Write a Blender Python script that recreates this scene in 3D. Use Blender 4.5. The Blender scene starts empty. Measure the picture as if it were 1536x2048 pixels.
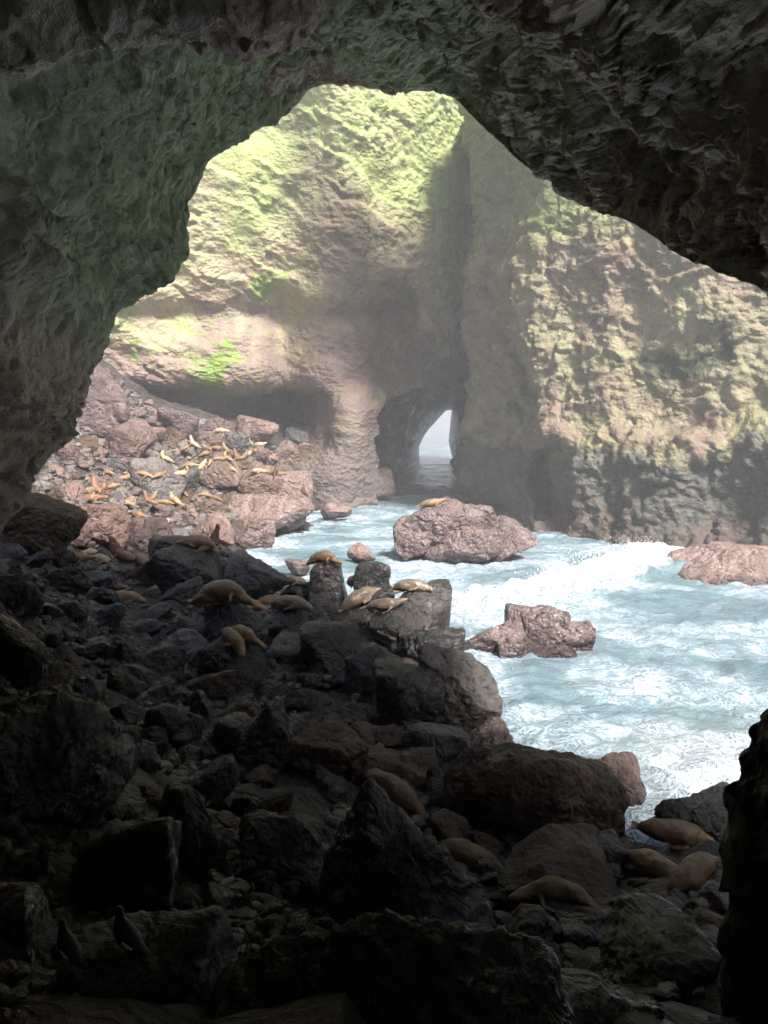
import bpy, bmesh, math, random
import numpy as np
from mathutils import Vector, Matrix, Euler

# ------------------------------------------------------------------ scene, camera, world, sun
scene = bpy.context.scene
COL = scene.collection
HAZE = 0.0024
CAM_H, PITCH, FPX = 9.5, math.radians(6.6), 1538.0      # photo is 1536 x 2048
cam_d = bpy.data.cameras.new('camera')
cam = bpy.data.objects.new('camera', cam_d); COL.objects.link(cam)
cam.location = (0, 0, CAM_H); cam.rotation_euler = (math.pi/2 - PITCH, 0, 0)
cam_d.sensor_fit = 'HORIZONTAL'; cam_d.sensor_width = 36.0; cam_d.lens = 36.0*FPX/1536.0
cam_d.clip_start = 0.1; cam_d.clip_end = 6000
scene.camera = cam

SUN_EL = math.radians(45)
SUN_TO = Vector((-0.5, 0.866, 0)).normalized()*math.cos(SUN_EL) + Vector((0, 0, -math.sin(SUN_EL)))
world = bpy.data.worlds.new('World'); scene.world = world; world.use_nodes = True
wn = world.node_tree.nodes; wl = world.node_tree.links
sky = wn.new('ShaderNodeTexSky'); sky.sky_type = 'NISHITA'; sky.sun_disc = False
sky.sun_elevation = SUN_EL
sky.sun_rotation = math.atan2(-SUN_TO.x, -SUN_TO.y)     # azimuth of the sun, clockwise from +Y
sky.air_density = 1.0; sky.dust_density = 3.0; sky.ozone_density = 1.0
wn['Background'].inputs['Strength'].default_value = 0.08
wl.new(sky.outputs[0], wn['Background'].inputs['Color'])
sun_d = bpy.data.lights.new('sun', 'SUN'); sun_d.energy = 4.6; sun_d.angle = math.radians(11.0)
sun_d.color = (1.0, 0.97, 0.91)
sun = bpy.data.objects.new('sun', sun_d); COL.objects.link(sun)
sun.rotation_euler = SUN_TO.to_track_quat('-Z', 'Y').to_euler(); sun.location = (30, -40, 80)
vs = scene.view_settings
vs.view_transform = 'Standard'; vs.look = 'None'; vs.gamma = 1.0; vs.use_curve_mapping = False
vs.exposure = 1.6
cy = scene.cycles
cy.use_denoising = True; cy.denoiser = 'OPENIMAGEDENOISE'; cy.denoising_input_passes = 'RGB_ALBEDO_NORMAL'
cy.max_bounces = 7; cy.diffuse_bounces = 5; cy.glossy_bounces = 2; cy.transmission_bounces = 2
cy.volume_bounces = 0; cy.sample_clamp_indirect = 3.0
cy.use_adaptive_sampling = True; cy.adaptive_threshold = 0.03
cy.caustics_reflective = False; cy.caustics_refractive = False

# ------------------------------------------------------------------ helpers: measuring from the standpoint
CP, SP = math.cos(PITCH), math.sin(PITCH)
CAMV = np.array([0, 0, CAM_H])
def ray(px, py):
    a, b = (px-768)/FPX, (1024-py)/FPX
    return np.array([a, b*SP+CP, b*CP-SP])
def at(px, py, Y):
    d = ray(px, py); return CAMV + d*(Y/d[1])
def atz(px, py, z):
    d = ray(px, py); return CAMV + d*((z-CAM_H)/d[2])
def xz(px, Y, z):
    return np.array([(px-768)/FPX*(Y*CP-(z-CAM_H)*SP), Y, z])
def project(p):
    q = np.asarray(p)-CAMV
    w = q[1]*CP-q[2]*SP; u = q[1]*SP+q[2]*CP
    return 768+q[0]/w*FPX, 1024-u/w*FPX, w

# ------------------------------------------------------------------ helpers: noise
def _hash(ix, iy, iz, seed):
    h = (ix.astype(np.int64)*374761393 + iy.astype(np.int64)*668265263 + iz.astype(np.int64)*2147483647 + seed*974634777) & 0xFFFFFFFF
    h = ((h ^ (h >> 13))*1274126177) & 0xFFFFFFFF
    h = ((h ^ (h >> 16))*2246822519) & 0xFFFFFFFF
    return (h ^ (h >> 15)) & 0xFFFFFFFF
_G = np.random.RandomState(7).normal(size=(256, 3)); _G /= np.linalg.norm(_G, axis=1)[:, None]
def perlin(P, seed=0):
    P = np.asarray(P, float); I = np.floor(P).astype(np.int64); F = P-I
    U = F*F*F*(F*(F*6-15)+10); r = 0
    for dx in (0, 1):
        for dy in (0, 1):
            for dz in (0, 1):
                g = _G[_hash(I[:, 0]+dx, I[:, 1]+dy, I[:, 2]+dz, seed) & 255]
                v = g[:, 0]*(F[:, 0]-dx)+g[:, 1]*(F[:, 1]-dy)+g[:, 2]*(F[:, 2]-dz)
                r = r + v*(U[:, 0] if dx else 1-U[:, 0])*(U[:, 1] if dy else 1-U[:, 1])*(U[:, 2] if dz else 1-U[:, 2])
    return r*1.6
def fbm(P, octv=4, seed=0, gain=0.5):
    a, s, r = 1.0, 1.0, 0
    for o in range(octv):
        r = r + a*perlin(np.asarray(P)*s, seed+o*17); a *= gain; s *= 2.03
    return r
def ridged(P, octv=4, seed=0, gain=0.5):
    a, s, r = 1.0, 1.0, 0
    for o in range(octv):
        r = r + a*(1-2*np.abs(perlin(np.asarray(P)*s, seed+o*31))); a *= gain; s *= 2.07
    return r*0.5
def facets(P, seed=0):
    """distance-plane cells: a chipped surface of tilted flats; returns relief about 0"""
    P = np.asarray(P, float); I = np.floor(P).astype(np.int64)
    best = np.full(len(P), 9.0); val = np.zeros(len(P)); sec = np.full(len(P), 9.0)
    for dx in (-1, 0, 1):
        for dy in (-1, 0, 1):
            for dz in (-1, 0, 1):
                c = I + np.array([dx, dy, dz])
                h = _hash(c[:, 0], c[:, 1], c[:, 2], seed)
                o = np.stack([(h & 1023)/1023., ((h >> 10) & 1023)/1023., ((h >> 20) & 1023)/1023.], 1)
                D = P-(c+o); d = (D*D).sum(1)
                g = _G[(h >> 7) & 255]
                tilt = (D*g).sum(1)*0.9 + (((h >> 3) & 255)/255.-.5)*0.5
                m = d < best
                sec = np.where(m, best, np.minimum(sec, d)); val = np.where(m, tilt, val); best = np.where(m, d, best)
    edge = np.sqrt(sec)-np.sqrt(best)
    return val*np.clip(edge*5, 0, 1) - 0.25*np.exp(-edge*14)

def ledges(h, seed=0, sharp=1.6):
    """overlapping layers along a coordinate: each swells and breaks off; layers differ in depth"""
    i = np.floor(h); f = h-i; z = np.zeros_like(i)
    a = .35+.65*((_hash(i, z, z, seed) & 1023)/1023.)
    return a*f**sharp*np.clip((1-f)*9, 0, 1)

# ------------------------------------------------------------------ helpers: meshes and things
def new_mesh(name, V, F, smooth=True):
    m = bpy.data.meshes.new(name)
    V = np.ascontiguousarray(V, np.float32); F = np.ascontiguousarray(F, np.int32); k = F.shape[1]
    m.vertices.add(len(V)); m.vertices.foreach_set('co', V.ravel())
    m.loops.add(F.size); m.loops.foreach_set('vertex_index', F.ravel())
    m.polygons.add(len(F)); m.polygons.foreach_set('loop_start', np.arange(0, F.size, k, dtype=np.int32))
    m.polygons.foreach_set('use_smooth', np.full(len(F), smooth, dtype=bool))
    m.update(calc_edges=True); m.validate()
    return m
def obj(name, mesh, mat=None, parent=None):
    o = bpy.data.objects.new(name, mesh); COL.objects.link(o)
    if mat is not None and not mesh.materials: mesh.materials.append(mat)
    if parent: o.parent = parent
    return o
def tag(o, label=None, cat=None, group=None, kind=None):
    if label: o['label'] = label
    if cat: o['category'] = cat
    if group: o['group'] = group
    if kind: o['kind'] = kind
    return o
def grid_faces(nr, nc):
    i = np.arange(nr*nc).reshape(nr, nc)
    return np.stack([i[:-1, :-1], i[:-1, 1:], i[1:, 1:], i[1:, :-1]], -1).reshape(-1, 4)
def catmull(C, n, axis):
    """resample a control grid along an axis with a Catmull-Rom spline, n samples; n may be a list of parameters"""
    C = np.moveaxis(np.asarray(C, float), axis, 0); k = len(C)
    t = np.linspace(0, k-1, n) if np.isscalar(n) else np.asarray(n, float)
    i = np.clip(np.floor(t).astype(int), 0, k-2); f = (t-i).reshape((-1,)+(1,)*(C.ndim-1))
    p0, p1, p2, p3 = C[np.clip(i-1, 0, k-1)], C[i], C[i+1], C[np.clip(i+2, 0, k-1)]
    m1, m2 = (p2-p0)*.5, (p3-p1)*.5
    r = (2*f**3-3*f**2+1)*p1+(f**3-2*f**2+f)*m1+(-2*f**3+3*f**2)*p2+(f**3-f**2)*m2
    return np.moveaxis(r, 0, axis)
def grid_normals(S):
    du = np.gradient(S, axis=1); dv = np.gradient(S, axis=0)
    n = np.cross(du, dv); return n/np.maximum(np.linalg.norm(n, axis=2, keepdims=True), 1e-9)
def by_length(C, axis, n):
    """parameters for catmull() so that the samples are about evenly spaced in metres"""
    T = np.linspace(0, C.shape[axis]-1, 400); D = catmull(C, T, axis)
    L = np.linalg.norm(np.diff(D, axis=axis), axis=2).mean(axis=1-axis)
    s = np.concatenate([[0], np.cumsum(L)]); return np.interp(np.linspace(0, s[-1], n), s, T)

# ------------------------------------------------------------------ materials
def mat_base(name):
    m = bpy.data.materials.new(name); m.use_nodes = True
    nt = m.node_tree; return m, nt, nt.nodes['Principled BSDF']
class NB:
    """small node-graph writer"""
    def __init__(s, nt): s.nt = nt
    def n(s, t, **kw):
        x = s.nt.nodes.new(t)
        for k, v in kw.items(): setattr(x, k, v)
        return x
    def l(s, a, b): s.nt.links.new(a, b)
    def setin(s, sock, v):
        if hasattr(v, 'is_output'): s.l(v, sock)
        else: sock.default_value = v
    def noise(s, vec, scale, detail=4, rough=.55, dist=0.0):
        x = s.n('ShaderNodeTexNoise'); x.inputs['Scale'].default_value = scale; x.inputs['Detail'].default_value = detail
        x.inputs['Roughness'].default_value = rough; x.inputs['Distortion'].default_value = dist
        s.l(vec, x.inputs['Vector']); return x.outputs['Fac']
    def voro(s, vec, scale, feature='F1', rand=1.0):
        x = s.n('ShaderNodeTexVoronoi', feature=feature); x.inputs['Scale'].default_value = scale
        x.inputs['Randomness'].default_value = rand
        s.l(vec, x.inputs['Vector']); return x.outputs['Distance']
    def math(s, op, a, b=0.0, c=0.0, clamp=False):
        x = s.n('ShaderNodeMath', operation=op, use_clamp=clamp)
        for i, v in enumerate((a, b, c)): s.setin(x.inputs[i], v)
        return x.outputs[0]
    def vmath(s, op, a, b):
        x = s.n('ShaderNodeVectorMath', operation=op); s.setin(x.inputs[0], a); s.setin(x.inputs[1], b)
        return x.outputs['Value'] if op in ('LENGTH', 'DISTANCE', 'DOT_PRODUCT') else x.outputs[0]
    def step(s, v, lo, hi, a=0.0, b=1.0, smooth=True):
        x = s.n('ShaderNodeMapRange', clamp=True); x.interpolation_type = 'SMOOTHSTEP' if smooth else 'LINEAR'
        s.setin(x.inputs[0], v)
        for i, q in enumerate((lo, hi, a, b)): s.setin(x.inputs[1+i], q)
        return x.outputs[0]
    def mix(s, f, a, b, blend='MIX'):
        x = s.n('ShaderNodeMix', data_type='RGBA', blend_type=blend)
        s.setin(x.inputs[0], f); s.setin(x.inputs[6], a if hasattr(a, 'is_output') else (*a, 1)); s.setin(x.inputs[7], b if hasattr(b, 'is_output') else (*b, 1))
        return x.outputs[2]
    def pos(s): return s.n('ShaderNodeNewGeometry').outputs['Position']
    def scaled(s, vec, sc, rot=(0, 0, 0)):
        x = s.n('ShaderNodeMapping'); s.l(vec, x.inputs[0]); x.inputs['Scale'].default_value = sc; x.inputs['Rotation'].default_value = rot
        return x.outputs[0]
    def bump(s, h, strength, dist, normal=None):
        x = s.n('ShaderNodeBump'); x.inputs['Strength'].default_value = strength; x.inputs['Distance'].default_value = dist
        s.l(h, x.inputs['Height'])
        if normal is not None: s.l(normal, x.inputs['Normal'])
        return x.outputs[0]

def cave_rock(name, zone):
    """rock face of the cave; zone picks which minerals and algae it carries"""
    m, nt, bs = mat_base(name); b = NB(nt)
    p = b.pos(); sep = b.n('ShaderNodeSeparateXYZ'); b.l(p, sep.inputs[0]); X, Y, Z = sep.outputs
    big = b.noise(p, .07, 4, .6, .6); mid = b.noise(p, .35, 6, .65, .4); fine = b.noise(p, 2.2, 6, .7)
    p2 = b.vmath('ADD', p, (31.7, 11.3, 5.1)); big2 = b.noise(p2, .11, 4, .6, .8); mid2 = b.noise(p2, .9, 5, .65)
    if zone == 'far':
        col = b.mix(b.step(mid, .35, .65), (0.361, 0.292, 0.189), (0.430, 0.378, 0.224))
        # rose-brown rock shows through in the lower and right-hand half
        rose = b.math('ADD', b.step(Z, 34, 12), b.math('MULTIPLY', b.math('SUBTRACT', big2, .5), 2.6))
        col = b.mix(b.step(b.math('ADD', rose, b.math('MULTIPLY', b.math('SUBTRACT', mid, .5), 1.2)), .45, 1.0), col, (0.258, 0.185, 0.159))
        col = b.mix(b.step(mid2, .57, .72), col, (0.206, 0.155, 0.129))
        # algae, strongest high on the dome and near the left edge
        alg = b.math('ADD', b.step(Z, 16, 42), b.math('MULTIPLY', b.math('SUBTRACT', big, .5), 2.2))
        alg = b.math('ADD', alg, b.math('MULTIPLY', b.math('SUBTRACT', mid, .5), 1.0))
        col = b.mix(b.math('MULTIPLY', b.step(alg, .3, 1.0), .72), col, (0.284, 0.370, 0.112))
        # dark brown rock streak, also painted to deepen the diagonal shadow towards the tunnel
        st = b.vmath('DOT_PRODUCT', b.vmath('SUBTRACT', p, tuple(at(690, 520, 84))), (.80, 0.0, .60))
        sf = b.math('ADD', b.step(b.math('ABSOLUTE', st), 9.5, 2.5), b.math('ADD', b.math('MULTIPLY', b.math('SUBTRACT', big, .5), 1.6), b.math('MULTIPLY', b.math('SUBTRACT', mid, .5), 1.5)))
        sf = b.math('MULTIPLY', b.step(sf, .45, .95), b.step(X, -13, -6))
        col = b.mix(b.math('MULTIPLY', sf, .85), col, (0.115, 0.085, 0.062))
        # bright moss on the low overhang
        for (q, r, w) in ((at(430, 745, 86), 5.0, 1.0), (at(530, 575, 84), 3.5, .8), (at(330, 690, 86), 5.0, .55), (at(245, 650, 78), 4.5, .7)):
            dist = b.vmath('DISTANCE', p, tuple(q))
            f = b.math('ADD', b.step(dist, r*1.3, 0.0), b.math('ADD', b.math('MULTIPLY', b.math('SUBTRACT', mid, .5), 2.4), b.math('MULTIPLY', b.math('SUBTRACT', mid2, .5), 1.6)))
            col = b.mix(b.math('MULTIPLY', b.step(f, .32, .80), .9*w), col, (0.206, 0.318, 0.052))
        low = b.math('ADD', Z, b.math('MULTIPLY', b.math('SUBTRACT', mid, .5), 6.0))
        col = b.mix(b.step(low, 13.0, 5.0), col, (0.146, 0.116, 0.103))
    elif zone == 'right':
        col = b.mix(b.step(mid, .35, .65), (0.197, 0.168, 0.107), (0.252, 0.225, 0.138))
        col = b.mix(b.step(b.math('ADD', big2, b.math('MULTIPLY', b.math('SUBTRACT', mid2, .5), .6)), .46, .62), col, (0.181, 0.130, 0.102))
        alg = b.math('ADD', b.step(Z, 15, 34), b.math('MULTIPLY', b.math('SUBTRACT', big, .5), 2.4))
        alg = b.math('ADD', alg, b.math('MULTIPLY', b.math('SUBTRACT', mid, .5), 1.2))
        col = b.mix(b.math('MULTIPLY', b.step(alg, .35, .95), .75), col, (0.186, 0.231, 0.080))
        col = b.mix(b.step(b.math('ADD', big, b.math('MULTIPLY', mid2, .3)), .74, .84), col, (0.047, 0.058, 0.030))
        zz = b.math('ADD', b.math('ADD', Z, b.math('MULTIPLY', b.math('SUBTRACT', mid, .5), 6.0)), b.math('MULTIPLY', b.math('SUBTRACT', big2, .5), 9.0))
        band = b.math('MULTIPLY', b.math('MULTIPLY', b.step(zz, 6.8, 7.8), b.step(zz, 9.4, 8.2)), b.math('MULTIPLY', b.step(X, 12.5, 16), b.step(mid2, .40, .58)))
        low = b.step(zz, 8.4, 7.0)
        col = b.mix(low, col, b.mix(b.step(mid2, .4, .62), (0.066, 0.068, 0.060), (0.110, 0.099, 0.083)))
        col = b.mix(b.math('MULTIPLY', band, .6), col, (0.219, 0.214, 0.091))
        col = b.mix(b.step(zz, 3.2, 1.0), col, (0.082, 0.061, 0.050))
    else:
        col = b.mix(b.step(mid, .35, .68), (0.300, 0.270, 0.230), (0.500, 0.450, 0.380))
        alg = b.math('ADD', b.step(Y, 6, 24), b.math('MULTIPLY', b.math('SUBTRACT', big, .5), 2.6))
        alg = b.math('ADD', alg, b.math('MULTIPLY', b.math('SUBTRACT', mid, .5), 1.2))
        alg = b.math('MULTIPLY', alg, b.step(Z, 8.5, 12))
        alg = b.math('MULTIPLY', alg, b.step(X, 6.5, 1.0, .25, 1.0))
        col = b.mix(b.math('MULTIPLY', b.step(alg, .2, 1.0), .62), col, (0.375, 0.450, 0.237))
        col = b.mix(b.math('MULTIPLY', b.step(big2, .5, .66), .7), col, (0.480, 0.330, 0.280))
        zz = b.math('ADD', Z, b.math('MULTIPLY', b.math('SUBTRACT', mid, .5), 4.0))
        col = b.mix(b.math('MULTIPLY', b.step(zz, 12.8, 10.8), .7), col, (0.500, 0.380, 0.300))
        vein = b.noise(b.scaled(p, (1.6, 1.6, .35)), 1.0, 6, .7, 1.2)
        col = b.mix(b.step(vein, .56, .70, 0, .65), col, b.mix(.7, col, (.05, .045, .04)))
        col = b.mix(b.step(vein, .42, .30, 0, .4), col, (.46, .43, .38))
    col = b.mix(b.step(fine, .56, .74, 0, .55), col, b.mix(.5, col, (.05, .045, .04)))
    col = b.mix(b.step(fine, .42, .28, 0, .4), col, b.mix(.5, col, (.6, .56, .5)))
    b.l(col, bs.inputs['Base Color'])
    rg = b.step(mid2, .3, .7, .55, .85); b.l(rg, bs.inputs['Roughness'])
    bs.inputs['Specular IOR Level'].default_value = .35
    flake = b.voro(b.scaled(p, (1, 1, 1.9)), 1.5)
    v2 = b.voro(p, 4.2)
    rough_m = b.step(b.noise(b.vmath('ADD', p, (5, 77, 12)), .22, 4, .6, .8), .38, .64, .15, 1.0)
    nrm = b.bump(b.math('ADD', b.math('MULTIPLY', b.math('MULTIPLY', flake, rough_m), .8), b.math('ADD', b.math('MULTIPLY', mid2, .8), b.math('MULTIPLY', b.math('MULTIPLY', fine, rough_m), .6))), 1.0, .30)
    nrm = b.bump(b.math('ADD', v2, b.noise(p, 7.0, 4, .7)), .7, .08, nrm)
    b.l(nrm, bs.inputs['Normal'])
    return m

def boulder_rock(name, ca, cb, cc, rough=(.35, .75), pale=0.35, barnacle=0.0, spec=.5):
    m, nt, bs = mat_base(name); b = NB(nt)
    p = b.pos(); oi = b.n('ShaderNodeObjectInfo')
    mid = b.noise(p, .8, 6, .65, .5); fine = b.noise(p, 5.0, 6, .7); p2 = b.vmath('ADD', p, (17.1, 3.3, 9.7)); mid2 = b.noise(p2, 1.7, 5, .65, .8)
    col = b.mix(b.step(mid, .36, .64), ca, cb)
    col = b.mix(b.step(mid2, .52, .70), col, cc)
    rnd = oi.outputs['Random']
    col = b.mix(1.0, col, b.mix(rnd, (.72, .74, .78), (1.28, 1.2, 1.12)), 'MULTIPLY')
    col = b.mix(b.step(fine, .58, .74, 0, .6), col, b.mix(.6, col, (.02, .02, .02)))
    col = b.mix(b.step(fine, .40, .26, 0, pale), col, (.5, .46, .43))
    if barnacle:
        sp = b.noise(p, 11, 3, .6); col = b.mix(b.math('MULTIPLY', b.step(sp, .55, .66), barnacle), col, (.48, .44, .42))
    sep = b.n('ShaderNodeSeparateXYZ'); b.l(p, sep.inputs[0])
    wl_ = b.step(b.math('ADD', sep.outputs[2], b.math('MULTIPLY', b.math('SUBTRACT', mid, .5), 1.4)), .9, .35)
    col = b.mix(wl_, col, b.mix(1.0, col, (.42, .42, .44), 'MULTIPLY'))
    b.l(col, bs.inputs['Base Color'])
    b.l(b.math('MULTIPLY', b.step(b.noise(p2, 1.1, 4, .6), .35, .65, *rough), b.math('SUBTRACT', 1.0, b.math('MULTIPLY', wl_, .6))), bs.inputs['Roughness'])
    bs.inputs['Specular IOR Level'].default_value = spec
    rm = b.step(b.noise(b.vmath('ADD', p, (5, 77, 12)), .7, 3, .6, .8), .38, .62, .12, 1.0)
    nrm = b.bump(b.math('ADD', b.math('ADD', mid2, b.math('MULTIPLY', b.voro(b.scaled(p, (1, 1, 1.6), (.4, .3, 0)), 2.6), .45)), b.math('MULTIPLY', b.math('MULTIPLY', fine, rm), .8)), 1.0, .26)
    nrm = b.bump(b.math('MULTIPLY', b.math('ADD', b.voro(p, 9.0), b.noise(p, 14, 5, .75)), rm), .9, .06, nrm)
    b.l(nrm, bs.inputs['Normal'])
    return m

def fur(name, a, c, rough=.5):
    m, nt, bs = mat_base(name); b = NB(nt)
    tc = b.n('ShaderNodeTexCoord').outputs['Object']; oi = b.n('ShaderNodeObjectInfo')
    n1 = b.noise(tc, 2.2, 4, .6, .4); n2 = b.noise(b.scaled(tc, (3, 14, 14)), 3, 4, .7); n3 = b.noise(tc, 9, 3, .6)
    col = b.mix(b.step(n1, .35, .65), a, c)
    col = b.mix(b.step(n2, .5, .72, 0, .35), col, b.mix(.5, col, (.04, .025, .015)))
    col = b.mix(b.step(n3, .68, .74, 0, .5), col, (.06, .04, .03))
    col = b.mix(1.0, col, b.mix(oi.outputs['Random'], (.8, .8, .8), (1.15, 1.12, 1.08)), 'MULTIPLY')
    b.l(col, bs.inputs['Base Color']); bs.inputs['Roughness'].default_value = rough
    b.l(b.bump(b.math('ADD', n2, n3), .35, .03), bs.inputs['Normal'])
    return m

def plain(name, c, rough=.6):
    m, nt, bs = mat_base(name); b = NB(nt)
    n = b.noise(b.pos(), 12, 4, .6)
    b.l(b.mix(b.step(n, .3, .7), tuple(x*.8 for x in c), tuple(min(1, x*1.15) for x in c)), bs.inputs['Base Color'])
    bs.inputs['Roughness'].default_value = rough
    return m

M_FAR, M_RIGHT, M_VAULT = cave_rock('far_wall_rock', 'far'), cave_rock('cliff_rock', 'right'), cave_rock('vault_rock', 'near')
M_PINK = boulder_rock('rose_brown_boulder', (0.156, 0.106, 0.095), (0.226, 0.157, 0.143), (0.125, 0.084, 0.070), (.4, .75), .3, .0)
M_BARN = boulder_rock('barnacled_rose_boulder', (0.172, 0.113, 0.101), (0.250, 0.175, 0.164), (0.133, 0.080, 0.063), (.35, .7), .35, .7)
M_GREY = boulder_rock('grey_boulder', (.111, .102, .102), (.170, .157, .153), (.085, .072, .068), (.4, .75), .3)
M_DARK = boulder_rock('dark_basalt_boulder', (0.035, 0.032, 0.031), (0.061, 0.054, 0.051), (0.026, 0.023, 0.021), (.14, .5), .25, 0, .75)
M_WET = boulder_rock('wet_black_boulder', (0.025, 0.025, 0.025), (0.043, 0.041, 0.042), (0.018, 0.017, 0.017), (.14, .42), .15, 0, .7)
M_BROWN = boulder_rock('brown_boulder', (0.077, 0.052, 0.035), (0.118, 0.079, 0.053), (0.050, 0.033, 0.025), (.45, .8), .2)
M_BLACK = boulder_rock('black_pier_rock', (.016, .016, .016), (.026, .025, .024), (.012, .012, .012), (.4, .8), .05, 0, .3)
M_PALE = boulder_rock('pale_stone', (.42, .40, .39), (.5, .48, .47), (.34, .32, .31), (.4, .6), .2)
M_GROUND = boulder_rock('beach_rubble', (0.050, 0.042, 0.040), (0.084, 0.067, 0.062), (0.034, 0.029, 0.026), (.35, .75), .25)
M_TAN = fur('tan_fur', (0.251, 0.168, 0.094), (0.327, 0.234, 0.139))
M_CREAM = fur('pale_fur', (0.350, 0.265, 0.172), (0.418, 0.335, 0.238))
M_RED = fur('reddish_brown_fur', (0.182, 0.094, 0.057), (0.251, 0.136, 0.086))
M_UMBER = fur('umber_fur', (.20, .13, .07), (.29, .19, .105))
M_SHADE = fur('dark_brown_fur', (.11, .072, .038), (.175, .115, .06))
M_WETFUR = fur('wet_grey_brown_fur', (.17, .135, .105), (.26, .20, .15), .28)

# ------------------------------------------------------------------ the beach
GP = [(210,720,74),(260,790,76),(330,830,80),(420,840,84),(520,860,88),(620,900,92),(700,975,95),
 (120,880,58),(200,900,64),(300,910,70),(400,915,74),(500,920,79),(580,950,84),
 (60,960,45),(150,980,51),(250,990,57),(350,985,62),(450,985,66),(540,1010,67),
 (30,1070,34),(150,1090,40),(250,1110,43),(350,1110,45),(450,1115,47),
 (0,1150,24),(100,1160,30),(220,1190,33),(350,1210,33),(500,1220,34),(600,1240,34.5),(750,1260,33),
 (0,1300,17),(150,1300,22),(300,1330,24),(450,1360,25),(600,1370,25.5),(750,1390,25),
 (0,1450,12),(150,1480,15),(300,1480,18),(500,1480,20),(700,1520,19.5),(850,1540,19),
 (0,1650,9),(200,1650,11),(400,1650,13),(600,1650,15),(800,1700,15),(1000,1750,14.5),(1200,1720,15),(1350,1760,13.5),(1500,1700,13),
 (0,1850,7),(250,1850,8.5),(500,1850,9.5),(800,1880,10),(1050,1900,10.5),(1300,1950,9.5),(1500,1950,8.5),
 (0,2048,5.2),(400,2048,5.6),(800,2048,6.2),(1200,2048,6.5),(1536,2048,6)]
GW = [at(*g) for g in GP]
for px, py in ((625,985),(600,1035),(560,1080),(575,1165),(640,1190),(820,1250),(905,1275),(930,1370),(990,1440),(1060,1500),(1290,1645),(1420,1612)):
    GW.append(atz(px, py, -.15))
GW += [np.array(v, float) for v in ((0,0,6.3),(-6,0,7),(-9,12,8.5),(-13,22,7.5),(-19,34,7),(6,0,5),(0,-8,6.5),(9,-6,4),(-30,60,13),(-40,75,18),(-34,85,18),
    (8,26,-2.5),(8,34,-3),(14,40,-3),(5,48,-2.5),(0,58,-2.5),(8,62,-3),(-2,75,-2.5),(2,90,-3),(8,110,-3),(18,22,-2),(14,14,.2),(20,10,-2),(25,35,-3),(20,60,-3),(-25,95,10),(-10,105,4))]
GW = np.array(GW)
def _tps(r): return np.where(r > 1e-9, r*r*np.log(np.maximum(r, 1e-9)), 0)
_GX = GW[:, :2]/30.0; _n = len(_GX)
_K = _tps(np.linalg.norm(_GX[:, None]-_GX[None], axis=2))+np.eye(_n)*2e-3
_A = np.block([[_K, np.ones((_n, 1)), _GX], [np.ones((1, _n)), np.zeros((1, 3))], [_GX.T, np.zeros((2, 3))]])
_W = np.linalg.solve(_A, np.concatenate([GW[:, 2], np.zeros(3)]))
def ground_z(xy):
    q = np.atleast_2d(np.asarray(xy, float))/30.0; out = np.zeros(len(q))
    for i in range(0, len(q), 20000):
        c = q[i:i+20000]; out[i:i+20000] = _tps(np.linalg.norm(c[:, None]-_GX[None], axis=2))@_W[:_n]+_W[_n]+c@_W[_n+1:]
    return np.clip(out, -4.0, 30)
_tx = np.arange(-46, 31, .3); _ty = np.arange(-13, 125, .3); _tg = np.meshgrid(_tx, _ty)
_TZ = ground_z(np.stack([_tg[0].ravel(), _tg[1].ravel()], 1)).reshape(len(_ty), len(_tx))
def ground_fast(xy):
    fx = np.clip((xy[:, 0]+46)/.3, 0, len(_tx)-1.001); fy = np.clip((xy[:, 1]+13)/.3, 0, len(_ty)-1.001)
    i, j = fx.astype(int), fy.astype(int); u, v = fx-i, fy-j
    return (_TZ[j, i]*(1-u)+_TZ[j, i+1]*u)*(1-v)+(_TZ[j+1, i]*(1-u)+_TZ[j+1, i+1]*u)*v
def ground_hit(px, py):
    d = ray(px, py); t = np.concatenate([np.linspace(4, 40, 220), np.linspace(40.3, 120, 260)])
    P = CAMV+d[None]*t[:, None]; below = np.maximum(ground_fast(P[:, :2]), -.1) > P[:, 2]
    k = int(np.argmax(below)) if below.any() else len(t)-1
    return P[k]

xs = np.concatenate([np.linspace(-45, -22, 60, endpoint=False), np.linspace(-22, 16, 170, endpoint=False), np.linspace(16, 30, 20)])
ys = np.concatenate([np.linspace(-12, 4, 20, endpoint=False), np.linspace(4, 50, 190, endpoint=False), np.linspace(50, 112, 130)])
gx, gy = np.meshgrid(xs, ys); gz = ground_z(np.stack([gx.ravel(), gy.ravel()], 1))
GV = np.stack([gx.ravel(), gy.ravel(), gz], 1)
dry = np.clip((gz+1)/2, 0, 1)
GV[:, 2] += dry*(.28*fbm(GV/1.6, 4, 5)+.45*facets(GV/1.7, 9))
ground = obj('beach_ground', new_mesh('beach_ground', GV, grid_faces(len(ys), len(xs))), M_GROUND); tag(ground, kind='structure')

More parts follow.
